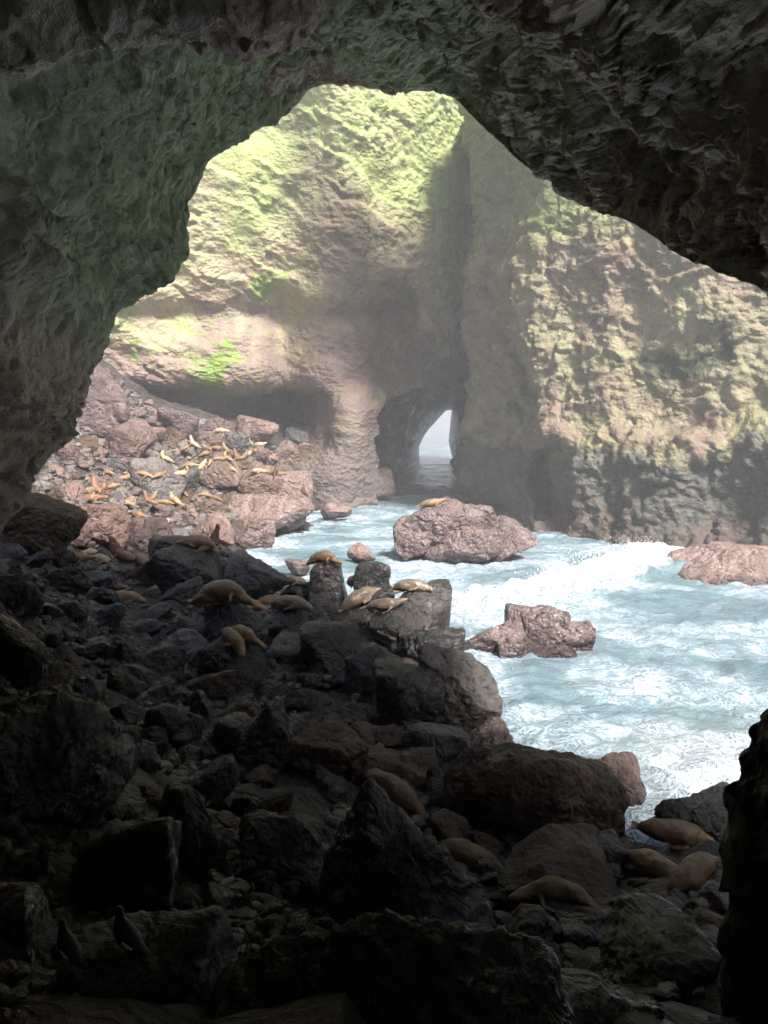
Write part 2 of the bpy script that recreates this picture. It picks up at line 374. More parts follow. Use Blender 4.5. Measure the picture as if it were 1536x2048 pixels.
# ------------------------------------------------------------------ the near vault: a thick overhanging roof and left wall
def L(px, py, Y): return at(px, py, Y)
def Wp(x, y, z): return np.array([x, y, z], float)
VC = [  # lip, two rows seen from inside, two rows round and behind the standpoint
 (L(-40,1200,19.5), L(-190,1260,15), L(-420,1330,10), Wp(-6.5,3,3), Wp(-6,-4,3)),
 (L(2,1062,21), L(-90,1040,16), L(-300,1040,11), Wp(-7,4,7), Wp(-6,-4,7)),
 (L(38,985,22), L(-30,960,17), L(-240,940,11.5), Wp(-7.4,4,8.6), Wp(-6,-4,8)),
 (L(78,900,23), L(10,890,18), L(-200,870,12), Wp(-7.5,4,9.8), Wp(-6,-4.5,9)),
 (L(146,790,24.5), L(80,780,19), L(-120,760,12.5), Wp(-7.5,4,11), Wp(-6,-5,10)),
 (L(192,690,25.5), L(120,650,20), L(-60,620,13), Wp(-7.3,4,12), Wp(-5.5,-5,10.5)),
 (L(222,612,26), L(140,560,20), L(0,500,14), Wp(-6.8,4,13), Wp(-5,-5.5,11)),
 (L(286,556,26.8), L(190,460,21), L(30,360,15), Wp(-6,4,13.8), Wp(-4.5,-6,11.5)),
 (L(352,510,27.2), L(240,390,22), L(60,270,15.5), Wp(-5.3,4,14.2), Wp(-4,-6,12)),
 (L(366,420,27), L(275,300,22), L(120,180,16), Wp(-4.5,4,14.5), Wp(-3.5,-6,12)),
 (L(432,322,27), L(350,220,22), L(220,90,16), Wp(-3.5,4,14.8), Wp(-3,-6,12)),
 (L(560,236,27), L(500,150,22), L(420,20,16), Wp(-2.2,4,15), Wp(-2,-6.5,12)),
 (L(648,172,26.5), L(605,90,22), L(580,-30,16.5), Wp(-1,4,15), Wp(-1,-6.5,12)),
 (L(760,166,26.5), L(740,70,22), L(740,-60,16.5), Wp(0,4,15), Wp(0,-6.5,12)),
 (L(880,186,26.5), L(880,80,21), L(900,-60,15.5), Wp(1.2,4,15), Wp(1,-6.5,12)),
 (L(948,245,26), L(985,110,20), L(1040,-40,14.5), Wp(2.4,4,14.5), Wp(2,-6.5,12)),
 (L(1052,338,24.5), L(1110,200,19), L(1200,60,13.5), Wp(3.6,3.5,14), Wp(2.6,-6.5,11.5)),
 (L(1150,398,23), L(1230,280,18), L(1360,130,12.5), Wp(4.6,3,13.5), Wp(3.2,-6.5,11.5)),
 (L(1280,452,19.5), L(1380,340,16.5), L(1560,200,11.5), Wp(5.4,2.5,13), Wp(3.7,-6.5,11)),
 (L(1395,525,17), L(1530,410,14), L(1760,280,10.5), Wp(6,2,12.5), Wp(4.1,-6.5,11)),
 (L(1540,580,15), L(1700,480,12.3), L(1980,380,9.5), Wp(6.4,1.5,12.2), Wp(4.4,-6.5,11)),
 (L(1790,650,12.5), L(2000,560,10), L(2300,480,8.5), Wp(6.6,1,12), Wp(4.6,-6.5,11)),
 (Wp(11.8,6.3,12), Wp(10.2,5.2,12.7), Wp(9,3.6,12.8), Wp(6.8,0,12), Wp(5,-6.5,11)),
 (Wp(12,2,11.7), Wp(10.8,1,12.2), Wp(9.5,0,12), Wp(7.5,-2,11), Wp(5,-7,10)),
 (Wp(12,-3,10), Wp(10.5,-4,10), Wp(9,-5,9.5), Wp(7.5,-6,9), Wp(4.5,-8,8.5)),
 (Wp(11,-6,1), Wp(10,-6.5,2), Wp(8.5,-7,3), Wp(6.5,-7.5,4), Wp(4,-8,6)),
]
rows = [[] for _ in range(8)]
for lip, r1, r2, r3, r4 in VC:
    out = Wp(lip[0]*.18, 0, max(lip[2]-9, 0)*.10)             # outside of the roof: thin, sloping back
    rows[0].append(lip+Wp(lip[0]*.9, -16, 7)); rows[1].append(lip+out+Wp(0, -1.6, 2.0)+Wp(-2.0 if lip[0] < -6 else 0, 0, 0))
    rows[2].append(lip); rows[3].append(lip*.55+r1*.45); rows[4].append(r1); rows[5].append(r2); rows[6].append(r3); rows[7].append(r4)
rows.append([Wp(c[4][0]*.2, -9, 8) for c in VC])
C = np.array(rows)
tu = by_length(C[2:5], 1, 620)
tv = np.concatenate([np.linspace(0, 1, 14, endpoint=False), np.linspace(1, 2, 24, endpoint=False), np.linspace(2, 3, 130, endpoint=False), np.linspace(3, 4, 110, endpoint=False), np.linspace(4, 5, 190, endpoint=False), np.linspace(5, 8, 60)])
S = catmull(catmull(C, tv, 0), tu, 1)
N = grid_normals(S); sh = S.shape
P = S.reshape(-1, 3); Nf = N.reshape(-1, 3)
inner = np.clip((np.repeat(tv, sh[1])-1.6)/.8, 0, 1)
Pw = P+.8*np.stack([fbm(P/3, 2, 71), fbm(P/3, 2, 72), fbm(P/3, 2, 73)], 1)
wob = fbm(P/3.2, 3, 77)
dsp = .8*fbm(P/5.5, 3, 3)+.45*facets(Pw*np.array([.36, .26, .45]), 21)+.22*facets(Pw*np.array([.9, .7, 1.1]), 22)+.11*ridged(P/.8, 4, 25)
left = np.clip((1.0-P[:, 0])/3, 0, 1)*np.clip((P[:, 2]-11)/2, 0, 1)
right = np.clip((P[:, 0]+1)/3, 0, 1)
sc_ = (P[:, 1]*.62+P[:, 2]*.35-P[:, 0]*.30+1.1*wob)
lipf = np.clip(np.abs(np.repeat(tv, sh[1])-2)*1.6, .1, 1)
dsp += right*lipf*(1.05*ledges(sc_/2.3, 51)+.30*ledges(sc_/.8+1.0*wob, 52))            # overlapping scales of the right-hand roof
dsp += left*(.48*ridged(P*np.array([.9, .9, .17]), 4, 41)+.85*ledges((P[:, 2]*.9-P[:, 1]*.30+1.2*wob)/3.3, 53))    # hanging flutes of the left wall
low = np.clip((11.5-P[:, 2])/2, 0, 1)
dsp += low*(.55*ledges((P[:, 2]+.25*P[:, 1]+.8*wob)/1.9, 54)+.15*facets(Pw*1.7, 55))
wr = P+1.0*np.stack([fbm(P/1.5, 3, 81), fbm(P/1.5, 3, 82), fbm(P/1.5, 3, 83)], 1)
dsp -= .38*np.exp(-np.abs(perlin(wr*np.array([.55, .55, .3]), 84))*16)*np.clip(.4+fbm(P/4, 2, 85), 0, 1)+.16*np.exp(-np.abs(perlin(wr*1.3, 86))*13)   # open cracks
dsp -= .30*left+.25*right+.18*low+.12
lipd = np.abs(np.repeat(tv, sh[1])-2); dsp *= np.clip(.5+lipd*.9, .5, 1)
near = np.clip(np.linalg.norm(P-CAMV, axis=1)/9, .25, 1)
dsp *= near*(.35+.65*inner)
P = P+Nf*dsp[:, None]
vault = obj('cave_vault', new_mesh('cave_vault', P, grid_faces(sh[0], sh[1])), M_VAULT); tag(vault, kind='structure')

# a second, lower brow of rock hanging under the roof at the upper left
B = [[L(-350,60,11.5), L(-120,60,11.5), L(60,30,11.5), L(220,0,11.6), L(380,-5,11.8), L(520,-5,12), L(605,-20,12), L(625,-60,12)],
     [L(-350,160,12.6), L(-120,165,12.6), L(40,150,12.6), L(150,95,12.8), L(330,75,13), L(480,95,13.3), L(590,70,13.4), L(625,0,13.2)],
     [L(-350,120,15), L(-120,120,15), L(60,90,15), L(220,40,15), L(380,20,15.3), L(520,20,15.6), L(605,10,15.6), L(625,-40,15)],
     [L(-350,-60,17), L(-120,-60,17), L(60,-100,17), L(220,-120,17), L(380,-150,17), L(520,-150,17), L(605,-150,17), L(625,-150,17)]]
B.insert(0, [p+Wp(0, -4, 3) for p in B[0]])
B = np.array(B); S = catmull(catmull(B, 110, 0), 200, 1); N = grid_normals(S); sh = S.shape; P = S.reshape(-1, 3)
P = P+N.reshape(-1, 3)*(.35*facets(P*np.array([.6, .6, 1.1]), 61)+.2*facets(P*1.7, 62)+.12*ridged(P/.5, 3, 63))[:, None]
brow = obj('ceiling_brow', new_mesh('ceiling_brow', P, grid_faces(sh[0], sh[1])), M_VAULT); tag(brow, kind='structure')

# ------------------------------------------------------------------ far wall of the second chamber
FPXC = [-140, -20, 90, 170, 230, 330, 430, 500, 570, 640, 700, 760, 860, 960, 1080]
FPY = [-200, 0, 140, 260, 380, 480, 560, 600, 632, 700, 765, 800, 860, 930, 1000, 1040]
base = [75.5, 76.8, 78.2, 79.6, 81, 82.5, 84, 84.6, 86, 87, 88, 90, 91.5, 92, 92, 92]
coff = {-140: -34, -20: -24, 90: -15, 170: -9, 230: -6, 330: -3, 430: -1, 500: 0, 570: 1, 640: 0, 700: 0, 760: 3, 860: 9, 960: 14, 1080: 20}
C = np.zeros((len(FPY), len(FPXC), 3))
for i, py in enumerate(FPY):
    for j, px in enumerate(FPXC):
        Yv = base[i]
        if px >= 560 and i >= 8: Yv = 86-(i-8)*.15                # the buttress has no undercut
        Yv += coff[px]
        if 480 <= px <= 640 and 765 < py < 900: Yv += {500: 5, 570: 11, 640: 4}.get(px, 0)      # dark hollow
        if 640 <= px <= 700 and py >= 800: Yv -= 1.5
        if 480 <= px <= 570 and 590 <= py <= 780: Yv += {500: 1, 570: 1.5}.get(px, 0)
        if 330 <= px <= 500 and 690 <= py <= 770: Yv -= 2.5        # mossy overhang above the boulders
        if px == 860 and py < 600: Yv -= 1
        C[i, j] = at(px, py, Yv)
tu, tv = by_length(C, 1, 430), by_length(C, 0, 430)
S = catmull(catmull(C, tv, 0), tu, 1); N = grid_normals(S); sh = S.shape; P = S.reshape(-1, 3)
Pw = P+1.2*np.stack([fbm(P/4, 2, 171), fbm(P/4, 2, 172), fbm(P/4, 2, 173)], 1)
mk = np.clip(.5+1.2*fbm(P/7, 2, 150), .15, 1)
lay = P[:, 0]*.42+P[:, 2]*.9+1.6*fbm(P/6, 3, 151)
dsp = 1.0*fbm(P/11, 3, 103)+.45*facets(Pw*np.array([.13, .13, .2]), 121)+mk*(.28*facets(Pw*np.array([.42, .42, .6]), 122)+.22*facets(Pw*1.2, 124))+.16*ridged(P/1.2, 3, 125)+.34*ledges(lay/3.1, 152)+.2*mk*ledges(lay/1.1, 153)
P = P-np.sign(N.reshape(-1, 3)[:, 1:2].mean())*N.reshape(-1, 3)*dsp[:, None]
F = grid_faces(sh[0], sh[1])
MOUTH = [(757, 1100), (757, 960), (754, 880), (756, 835), (772, 805), (805, 788), (850, 778), (900, 776), (945, 784), (975, 830), (985, 900), (985, 1100)]
def inside(poly, x, y):
    r = np.zeros(len(x), bool); k = len(poly)
    for i in range(k):
        (x0, y0), (x1, y1) = poly[i], poly[(i+1) % k]
        c = ((y0 > y) != (y1 > y)) & (x < (x1-x0)*(y-y0)/(y1-y0+1e-12)+x0); r ^= c
    return r
mw = [at(px, py, 95.0) for px, py in MOUTH]; mpoly = [(p[0], p[2]) for p in mw]
cen = P[F].mean(1); rough_edge = .5*fbm(cen/2.0, 3, 130)
F = F[~inside(mpoly, cen[:, 0]+rough_edge, cen[:, 2]+rough_edge)]
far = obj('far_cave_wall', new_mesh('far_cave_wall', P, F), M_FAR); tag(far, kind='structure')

# the tunnel through to the open sea
def resample(poly, n):
    p = np.array(poly, float); s = np.concatenate([[0], np.cumsum(np.linalg.norm(np.diff(p, axis=0), axis=1))])
    t = np.linspace(0, s[-1], n); return np.stack([np.interp(t, s, p[:, k]) for k in range(p.shape[1])], 1)
EXIT = [(842, 945), (839, 915), (838, 893), (848, 872), (861, 855), (873, 842), (884, 830), (893, 821), (903, 820), (900, 850), (897, 880), (904, 915), (904, 945)]
A0 = resample([at(px, py, 97.0) for px, py in MOUTH], 90); A1 = resample([at(px, py, 190.0) for px, py in EXIT], 90)
c0 = np.array([A0[:, 0].mean(), 97, 6.0])
ringsT = [c0+(A0-c0)*2.6, c0+(A0-c0)*1.5, c0+(A0-c0)*1.12]
for k in range(1, 60):
    f = k/59; g = f**.8; r = A0*(1-g)+A1*g; r[:, 1] = 97+93*f
    bul = 1+.25*math.sin(math.pi*f)
    cc = np.array([r[:, 0].mean(), r[0, 1], 3.0]); ringsT.append(cc+(r-cc)*np.array([bul, 1, bul]))
last = ringsT[-1]; lc = np.array([last[:, 0].mean(), 190, 4.0])
ringsT += [lc+(last-lc)*1.5, lc+(last-lc)*6]
T = np.array(ringsT); P = T.reshape(-1, 3)
keep = np.clip((194-P[:, 1])/60, .1, 1)
P = P+np.stack([fbm(P/5, 4, 140), np.zeros(len(P)), fbm(P/5, 4, 141)], 1)*(1.0*keep)[:, None]
tunnel = obj('sea_tunnel', new_mesh('sea_tunnel', P, grid_faces(T.shape[0], T.shape[1])), M_DARK); tag(tunnel, kind='structure')

# ------------------------------------------------------------------ right-hand cliff
RPX = [985, 955, 944, 952, 1000, 1060, 1100, 1150, 1210, 1280, 1400, 1536, 1750, 2150]
RY = [112, 98, 88, 81, 77, 69.5, 67.5, 66, 64, 62, 59.5, 57, 53, 47]
RZ = [-3, 0, 1.5, 3.5, 5.5, 7.2, 8.6, 10, 13, 18, 24, 30, 36, 43]
C = np.zeros((len(RZ), len(RPX), 3))
for i, z in enumerate(RZ):
    for j, px in enumerate(RPX):
        Yv = RY[j]
        if px > 1050:
            Yv += {-3: -3.5, 0: -2.6, 1.5: -1.6, 3.5: -1.0, 5.5: -1.2, 7.2: -1.4, 8.6: -.9, 10: .6}.get(z, 1.2)
        if z >= 18: Yv += (z-18)*.06
        if px in (1060, 1100) and 1 < z < 8.5: Yv += {1060: 2.0, 1100: 4.5}[px]
        if px == 1150 and 1 < z < 8.5: Yv -= .5
        if px in (1000, 952) and z < 4: Yv += 1.0
        if px == 1280 and z > 10: Yv += .8
        C[i, j] = xz(px, Yv, z)
        if px > 1600: C[i, j][0] += (px-1600)*.004
        if 940 <= px <= 1060: C[i, j][0] += .55*math.sin(z*.31+px*.01)+.3*math.sin(z*.83+1)
C = C[::-1]
tu, tv = by_length(C, 1, 470), by_length(C, 0, 330)
S = catmull(catmull(C, tv, 0), tu, 1); N = grid_normals(S); sh = S.shape; P = S.reshape(-1, 3)
Pw = P+.9*np.stack([fbm(P/3, 2, 271), fbm(P/3, 2, 272), fbm(P/3, 2, 273)], 1)
up = np.clip((P[:, 2]-7)/4, 0, 1); dn = 1-up
dsp = 1.1*fbm(P/7, 3, 203)+.6*facets(Pw*np.array([.20, .20, .24]), 221)+.42*facets(Pw*np.array([.55, .55, .5]), 222)+.3*facets(Pw*1.25, 224)+.4*ledges((P[:, 2]*.8-P[:, 0]*.5+1.5*fbm(P/5, 3, 226))/2.7, 227)+.2*ridged(P/1.1, 3, 225)
colm = np.clip((14.5-P[:, 0])/2, 0, 1)
dsp += colm*(.55*facets(Pw*np.array([.5, .5, .3]), 241)+.35*facets(Pw*.9, 242))
dsp += dn*(.9*facets(Pw*np.array([.38, .38, .16]), 230)+.5*ridged(P*np.array([.5, .5, .18]), 3, 231))      # tall slabs and cracks low down
P = P-np.sign(N.reshape(-1, 3)[:, 1:2].mean())*N.reshape(-1, 3)*dsp[:, None]
cliff = obj('right_cliff', new_mesh('right_cliff', P, grid_faces(sh[0], sh[1])), M_RIGHT); tag(cliff, kind='structure')

# unseen cliff added on the seaward side to keep low sky light off the near rocks
OC = [(37, 50), (42, 44), (44, 32), (43, 18), (44, 4), (48, -12), (50, -30), (44, -46)]
C = np.array([[Wp(x+z*.12, y, z) for x, y in OC] for z in (36, 28, 20, 12, 6, 2, -3)])
S = catmull(catmull(C, 90, 0), 200, 1); N = grid_normals(S); sh = S.shape; P = S.reshape(-1, 3)
P = P+N.reshape(-1, 3)*(1.6*fbm(P/9, 3, 280)+1.2*facets(P/4, 281)+.4*facets(P/1.5, 282))[:, None]
outer = obj('sky_block_cliff', new_mesh('sky_block_cliff', P, grid_faces(sh[0], sh[1])), M_RIGHT); tag(outer, kind='structure')

# ------------------------------------------------------------------ unseen roof slab added over the cliff top, outlined to shade the far wall
HB = [(2.6, 62.6), (6.0, 65.2), (10.0, 68.7), (13.8, 75.5), (17.6, 83), (22.5, 92), (34, 92), (40, 70), (34, 56), (25, 54.5), (19.5, 53.5), (14, 54.5), (8, 56.5), (3.5, 60)]
hp = resample([(x, y, 0) for x, y in HB+HB[:1]], 160); hp += np.stack([fbm(hp/4, 3, 301), fbm(hp/4, 3, 302), 0*hp[:, 0]], 1)*.9
hc = np.array([22, 72, 0.]); RR = []
for f, z in ((.02, 44), (.5, 44.5), (.85, 44.5), (1.0, 46), (1.0, 48.5), (.8, 50), (.02, 51)):
    r = hc+(hp-hc)*f; r[:, 2] = z; RR.append(r)
T = np.array(RR); P = T.reshape(-1, 3); P[:, 2] += .8*fbm(P/5, 3, 303)
roof = obj('shade_roof_slab', new_mesh('shade_roof_slab', P, grid_faces(*T.shape[:2])), M_RIGHT); tag(roof, kind='structure')

# ------------------------------------------------------------------ the sea
def graded(a, b, n, lo, hi, k):
    mid = np.linspace(a, b, n); g = np.geomspace(1, 1+abs(lo-a), k)-1; h = np.geomspace(1, 1+abs(hi-b), k)-1
    return np.concatenate([(a-g[1:])[::-1], mid, b+h[1:]])
sx = graded(-12, 27, 240, -2400, 2400, 45); sy = graded(13, 106, 520, -2400, 2400, 60)
gx, gy = np.meshgrid(sx, sy); Pw = np.stack([gx.ravel(), gy.ravel(), np.zeros(gx.size)], 1)
x, y = Pw[:, 0], Pw[:, 1]
win = np.clip((x+16)/6, 0, 1)*np.clip((60-x)/20, 0, 1)*np.clip((y-9)/4, 0, 1)*np.clip((240-y)/60, 0, 1)
wx, wy = x+1.5*fbm(Pw/6, 2, 401), y+1.5*fbm(Pw/6, 2, 402)
Q = np.stack([wx*.25+wy*.05, wy*.55, 0*x], 1)
h = .22*ridged(Q, 4, 410)+.16*fbm(np.stack([wx, wy*1.6, 0*x], 1)/1.3, 4, 411)+.18*fbm(Pw/7, 2, 412)
# breaking wave: crest from the black rocks out to the cliff foot
ca, cb = np.array([3.6, 38.5]), np.array([19.5, 52.5]); cdir = (cb-ca)/np.linalg.norm(cb-ca); cn = np.array([-cdir[1], cdir[0]])
s = ((x-ca[0])*cdir[0]+(y-ca[1])*cdir[1])/np.linalg.norm(cb-ca); dd = (x-ca[0])*cn[0]+(y-ca[1])*cn[1]+1.0*fbm(Pw/5, 2, 420)
prof = np.where(dd > 0, np.exp(-(dd/1.0)**2), np.exp(-(dd/4.2)**2))
amp = np.interp(s, [-.1, .0, .3, .6, .85, 1.0, 1.12], [0, .55, .9, 1.35, 1.5, .8, 0])
h += amp*prof*(.85+.45*fbm(Pw/1.1, 4, 421))
crest = amp/1.5*np.where(dd > 0, np.exp(-(dd/1.0)**2), np.exp(-(dd/2.6)**2))
gzs = ground_z(np.stack([np.clip(x, -45, 30), np.clip(y, -12, 112)], 1))
shore = np.clip(1-(-gzs)/1.6, 0, 1)*((x > -40) & (x < 28) & (y < 112) & (y > 5))
z = h*win
z = z+ .25*win*np.clip(1-np.abs(y-30)/30, 0, 1)*0
SEA_H = z.reshape(len(sy), len(sx))
sea = obj('sea', new_mesh('sea', np.stack([x, y, z], 1), grid_faces(len(sy), len(sx))), None); tag(sea, kind='structure')
fa = sea.data.attributes.new('foam', 'FLOAT', 'POINT')
lum = np.clip(crest*1.15+.16*shore+.12*np.clip((60-y)/40, 0, 1)*np.clip((x-2)/6, 0, 1), 0, 1.3)
fa.data.foreach_set('value', lum.astype(np.float32))

m, nt, bs = mat_base('foaming_sea_water'); b = NB(nt)
p = b.pos(); att = b.n('ShaderNodeAttribute', attribute_name='foam').outputs['Fac']
wrp = b.n('ShaderNodeTexNoise'); wrp.inputs['Scale'].default_value = .45; wrp.inputs['Detail'].default_value = 4; b.l(p, wrp.inputs['Vector'])
w2 = b.n('ShaderNodeTexNoise'); w2.inputs['Scale'].default_value = 1.9; w2.inputs['Detail'].default_value = 3; b.l(p, w2.inputs['Vector'])
def scl(v, k):
    q = b.n('ShaderNodeVectorMath', operation='SCALE'); b.l(v, q.inputs[0]); q.inputs['Scale'].default_value = k; return q.outputs[0]
pw = b.vmath('ADD', b.vmath('ADD', p, scl(b.vmath('SUBTRACT', wrp.outputs['Color'], (.5, .5, .5)), 4.0)), scl(b.vmath('SUBTRACT', w2.outputs['Color'], (.5, .5, .5)), 1.1))
pw = b.scaled(pw, (.8, 1.25, .2), (0, 0, .5))
l1 = b.step(b.voro(pw, 1.15, 'DISTANCE_TO_EDGE'), .16, .01)
l2 = b.step(b.voro(pw, 2.9, 'DISTANCE_TO_EDGE'), .15, .01)
l3 = b.step(b.voro(b.vmath('ADD', pw, (3.3, 8.1, 0)), 6.5, 'DISTANCE_TO_EDGE'), .14, .01)
cov = b.noise(b.scaled(p, (.10, .16, .1)), 1.0, 5, .6, .7); cov2 = b.noise(pw, 1.5, 7, .75)
lines = b.math('MAXIMUM', l1, b.math('MAXIMUM', b.math('MULTIPLY', l2, .95), b.math('MULTIPLY', l3, .75)))
fo = b.math('ADD', b.math('MULTIPLY', lines, b.step(b.math('ADD', cov, b.math('MULTIPLY', att, .45)), .36, .72)), b.math('MULTIPLY', b.math('SUBTRACT', b.math('ADD', cov2, b.math('MULTIPLY', att, .75)), .70), 1.25))
fo = b.math('MAXIMUM', b.math('MINIMUM', fo, 1.0), 0.0)
milky = b.mix(b.step(cov, .35, .65), (.12, .18, .205), (.25, .335, .40))
sand = b.step(b.vmath('DISTANCE', p, (9.5, 20.5, 0)), 4.5, .5, 0, .35)
milky = b.mix(sand, milky, (.36, .33, .26))
b.l(b.mix(fo, milky, (.61, .68, .77)), bs.inputs['Base Color'])
b.l(b.math('ADD', .12, b.math('MULTIPLY', fo, .45)), bs.inputs['Roughness']); bs.inputs['IOR'].default_value = 1.33
nb = b.bump(b.math('ADD', b.math('MULTIPLY', fo, .5), b.noise(b.scaled(p, (1, 1.7, 1)), 2.6, 5, .65, .5)), .8, .16)
b.l(nb, bs.inputs['Normal']); sea.data.materials.append(m)

# spray thrown up from the breaking crest
rng = np.random.RandomState(5); SV, SF = [], []
ic = np.array([[1, 0, 0], [-1, 0, 0], [0, 1, 0], [0, -1, 0], [0, 0, 1], [0, 0, -1]], float); icf = np.array([[0, 2, 4], [2, 1, 4], [1, 3, 4], [3, 0, 4], [2, 0, 5], [1, 2, 5], [3, 1, 5], [0, 3, 5]])
for k in range(900):
    u = rng.beta(4, 2.2); q = ca+(cb-ca)*u+cn*rng.normal(0, .55); a = np.interp(u, [0, .3, .6, .85, 1], [.25, .5, 1.0, 1.0, .6])
    hgt = np.interp(u, [0, .3, .6, .85, 1.0], [.5, .85, 1.3, 1.45, .8])+abs(rng.normal(0, .42))*a
    r = rng.uniform(.008, .03)*(1.3 if hgt < 1.6 else .8); SV.append(ic*r*np.array([1, 1, 1.4])+[q[0], q[1], hgt]); SF.append(icf+6*k)
spray = obj('wave_spray', new_mesh('wave_spray', np.concatenate(SV), np.concatenate(SF)), plain('spray_white', (.85, .88, .9), .4)); tag(spray, 'white droplets of spray above the breaking wave crest', 'spray', kind='stuff')

# ------------------------------------------------------------------ boulders
def ico(n):
    bm = bmesh.new(); bmesh.ops.create_icosphere(bm, subdivisions=n, radius=1)
    V = np.array([v.co[:] for v in bm.verts]); F = np.array([[v.index for v in f.verts] for f in bm.faces]); bm.free()
    return V/np.linalg.norm(V, axis=1)[:, None], F
ICO = {n: ico(n) for n in (2, 3, 4, 5, 6, 7)}
def boulder_shape(seed, sub=4, dims=(1, 1, 1), planes=None, nplanes=12, p=18, amp=.05, fine=.5):
    """rounded polyhedron: soft intersection of half spaces, roughened; returned with half-sizes dims"""
    r = np.random.RandomState(seed); D, F = ICO[sub]
    if planes is None:
        n = r.normal(size=(nplanes, 3)); n /= np.linalg.norm(n, axis=1)[:, None]; h = r.uniform(.55, .95, nplanes)
        n = np.concatenate([n, [[1, 0, 0], [-1, 0, 0], [0, 1, 0], [0, -1, 0], [0, 0, 1], [0, 0, -1]]]); h = np.concatenate([h, r.uniform(.85, 1.1, 6)])
    else:
        n = np.array([q[:3] for q in planes], float); n /= np.linalg.norm(n, axis=1)[:, None]; h = np.array([q[3] for q in planes])
    q = np.maximum(D@n.T, 0)/h; rad = (q**p).sum(1)**(-1/p)
    V = D*rad[:, None]; lo, hi = V.min(0), V.max(0); V = (V-(lo+hi)/2)/((hi-lo)/2)
    dm = np.array(dims, float); V = V*dm; s = dm.mean(); o = r.uniform(-50, 50, 3)
    nn = V/dm**2; nn /= np.linalg.norm(nn, axis=1)[:, None]
    Q = V/s+o
    d = amp*s*(1.6*fbm(Q*.9, 3, seed)+1.9*facets(Q*1.15, seed+1)+.8*facets(Q*2.2, seed+5)+1.3*fine*facets(Q*4.2, seed+2)+fine*.8*fbm(Q*6, 4, seed+3, .6)+.5*fine*facets(Q*9, seed+4))
    return V+nn*d[:, None], F

MATS = {'pink': M_PINK, 'barn': M_BARN, 'grey': M_GREY, 'dark': M_DARK, 'wet': M_WET, 'brown': M_BROWN, 'pale': M_PALE}
LAND = []      # landmarks for describing the lesser boulders: (px, py, phrase)
def place_box(x0, y0, x1, y1, Y=None):
    cx, cy, w, h = (x0+x1)/2, (y0+y1)/2, x1-x0, y1-y0
    if Y is None:
        g = ground_hit(cx, y1-.12*h)
        d = g-CAMV; D = d[1]*CP-d[2]*SP
    else: D = Y
    r = ray(cx, cy); c = CAMV+r*D
    return c, w*D/FPX/2, h*D/FPX/2, D
def big(x0, y0, x1, y1, mat, label, phrase, Y=None, deep=.9, sub=None, seed=None, planes=None, p=18, amp=.05, fine=.5, cat='boulder', name='boulder', group='boulders of the cave beach', rz=None):
    seed = seed if seed is not None else int(x0*7+y0*13) % 9973
    c, hw, hh, D = place_box(x0, y0, x1, y1, Y)
    th = math.asin(min(.9, (CAM_H-c[2])/max(np.linalg.norm(c-CAMV), .1))) if c[2] < CAM_H else 0
    hd = hw*deep
    hz = math.sqrt(max((hh**2-(hd*math.sin(th))**2), (hh*.55)**2))/max(math.cos(th), .5)
    sub = sub+1 if sub else (6 if (x1-x0)*(y1-y0) > 13000 else 5)
    V, F = boulder_shape(seed, sub, (hw, hd, hz), planes, p=p, amp=amp, fine=fine)
    o = obj(name, new_mesh(name, V, F), MATS[mat]); o.location = tuple(c)
    tag(o, label, cat, group)
    LAND.append(((x0+x1)/2, (y0+y1)/2, phrase, (x1-x0)/2, (y1-y0)/2)); return o

def compound(boxes, mat, label, phrase, Y, amp=.06, fine=.6):
    """one rock of several fused humps, given as boxes seen from the standpoint with their depths"""
    VV, FF, n = [], [], 0; org = None
    for k, (x0, y0, x1, y1, dY, deep) in enumerate(boxes):
        c, hw, hh, D = place_box(x0, y0, x1, y1, Y+dY)
        org = c if org is None else org
        V, F = boulder_shape(int(x0*3+y0*5) % 9973, 6, (hw, hw*deep, hh*1.08), None, nplanes=11, p=22, amp=amp, fine=fine)
        VV.append(V+(c-org)); FF.append(F+n); n += len(V)
    o = obj('boulder', new_mesh('boulder', np.concatenate(VV), np.concatenate(FF)), MATS[mat]); o.location = tuple(org)
    tag(o, label, 'boulder', 'boulders of the cave beach')
    x0, y0, x1, y1 = min(b_[0] for b_ in boxes), min(b_[1] for b_ in boxes), max(b_[2] for b_ in boxes), max(b_[3] for b_ in boxes)
    LAND.append(((x0+x1)/2, (y0+y1)/2, phrase, (x1-x0)/2, (y1-y0)/2)); return o

# lit far beach
big(185,835,305,932,'pink','big rose-brown boulder with a cracked rounded face high on the sunlit slope','the cracked rose-brown boulder')
big(120,730,262,870,'pink','broad ridged rock mass forming the top of the sunlit slope','the ridged rock mass', deep=.7, amp=.08)
big(262,915,372,1008,'grey','large grey-brown boulder under three pale sea lions on the sunlit beach','the grey-brown boulder with pale sea lions')
big(352,880,410,925,'grey','smooth grey boulder below a sleeping pale sea lion','the smooth grey boulder')
big(398,918,482,985,'pink','squat knobbly boulder in the middle of the sunlit sea lion colony','the squat knobbly boulder')
big(432,865,500,905,'grey','blue-grey rounded boulder at the back of the colony','the blue-grey rounded boulder')
big(340,930,400,1000,'grey','rounded grey boulder right behind the upright brown sea lion','the rounded grey boulder')
big(470,925,560,1010,'pink','slanting flat-faced boulder right of the colony centre','the slanting flat-faced boulder')
big(535,940,628,1020,'barn','pink boulder sloping down into the water edge','the pink waterside boulder')
big(455,985,625,1062,'barn','wide low pink barnacled slab at the water edge','the wide pink slab', amp=.04)
big(545,1012,612,1072,'barn','barnacled boulder with surf around its foot','the surf-washed boulder')
big(468,1038,552,1112,'barn','lumpy pale pink boulder below the wide slab','the lumpy pale pink boulder')
big(380,1025,472,1100,'barn','pale angular boulder behind the long tan sea lion','the pale angular boulder')
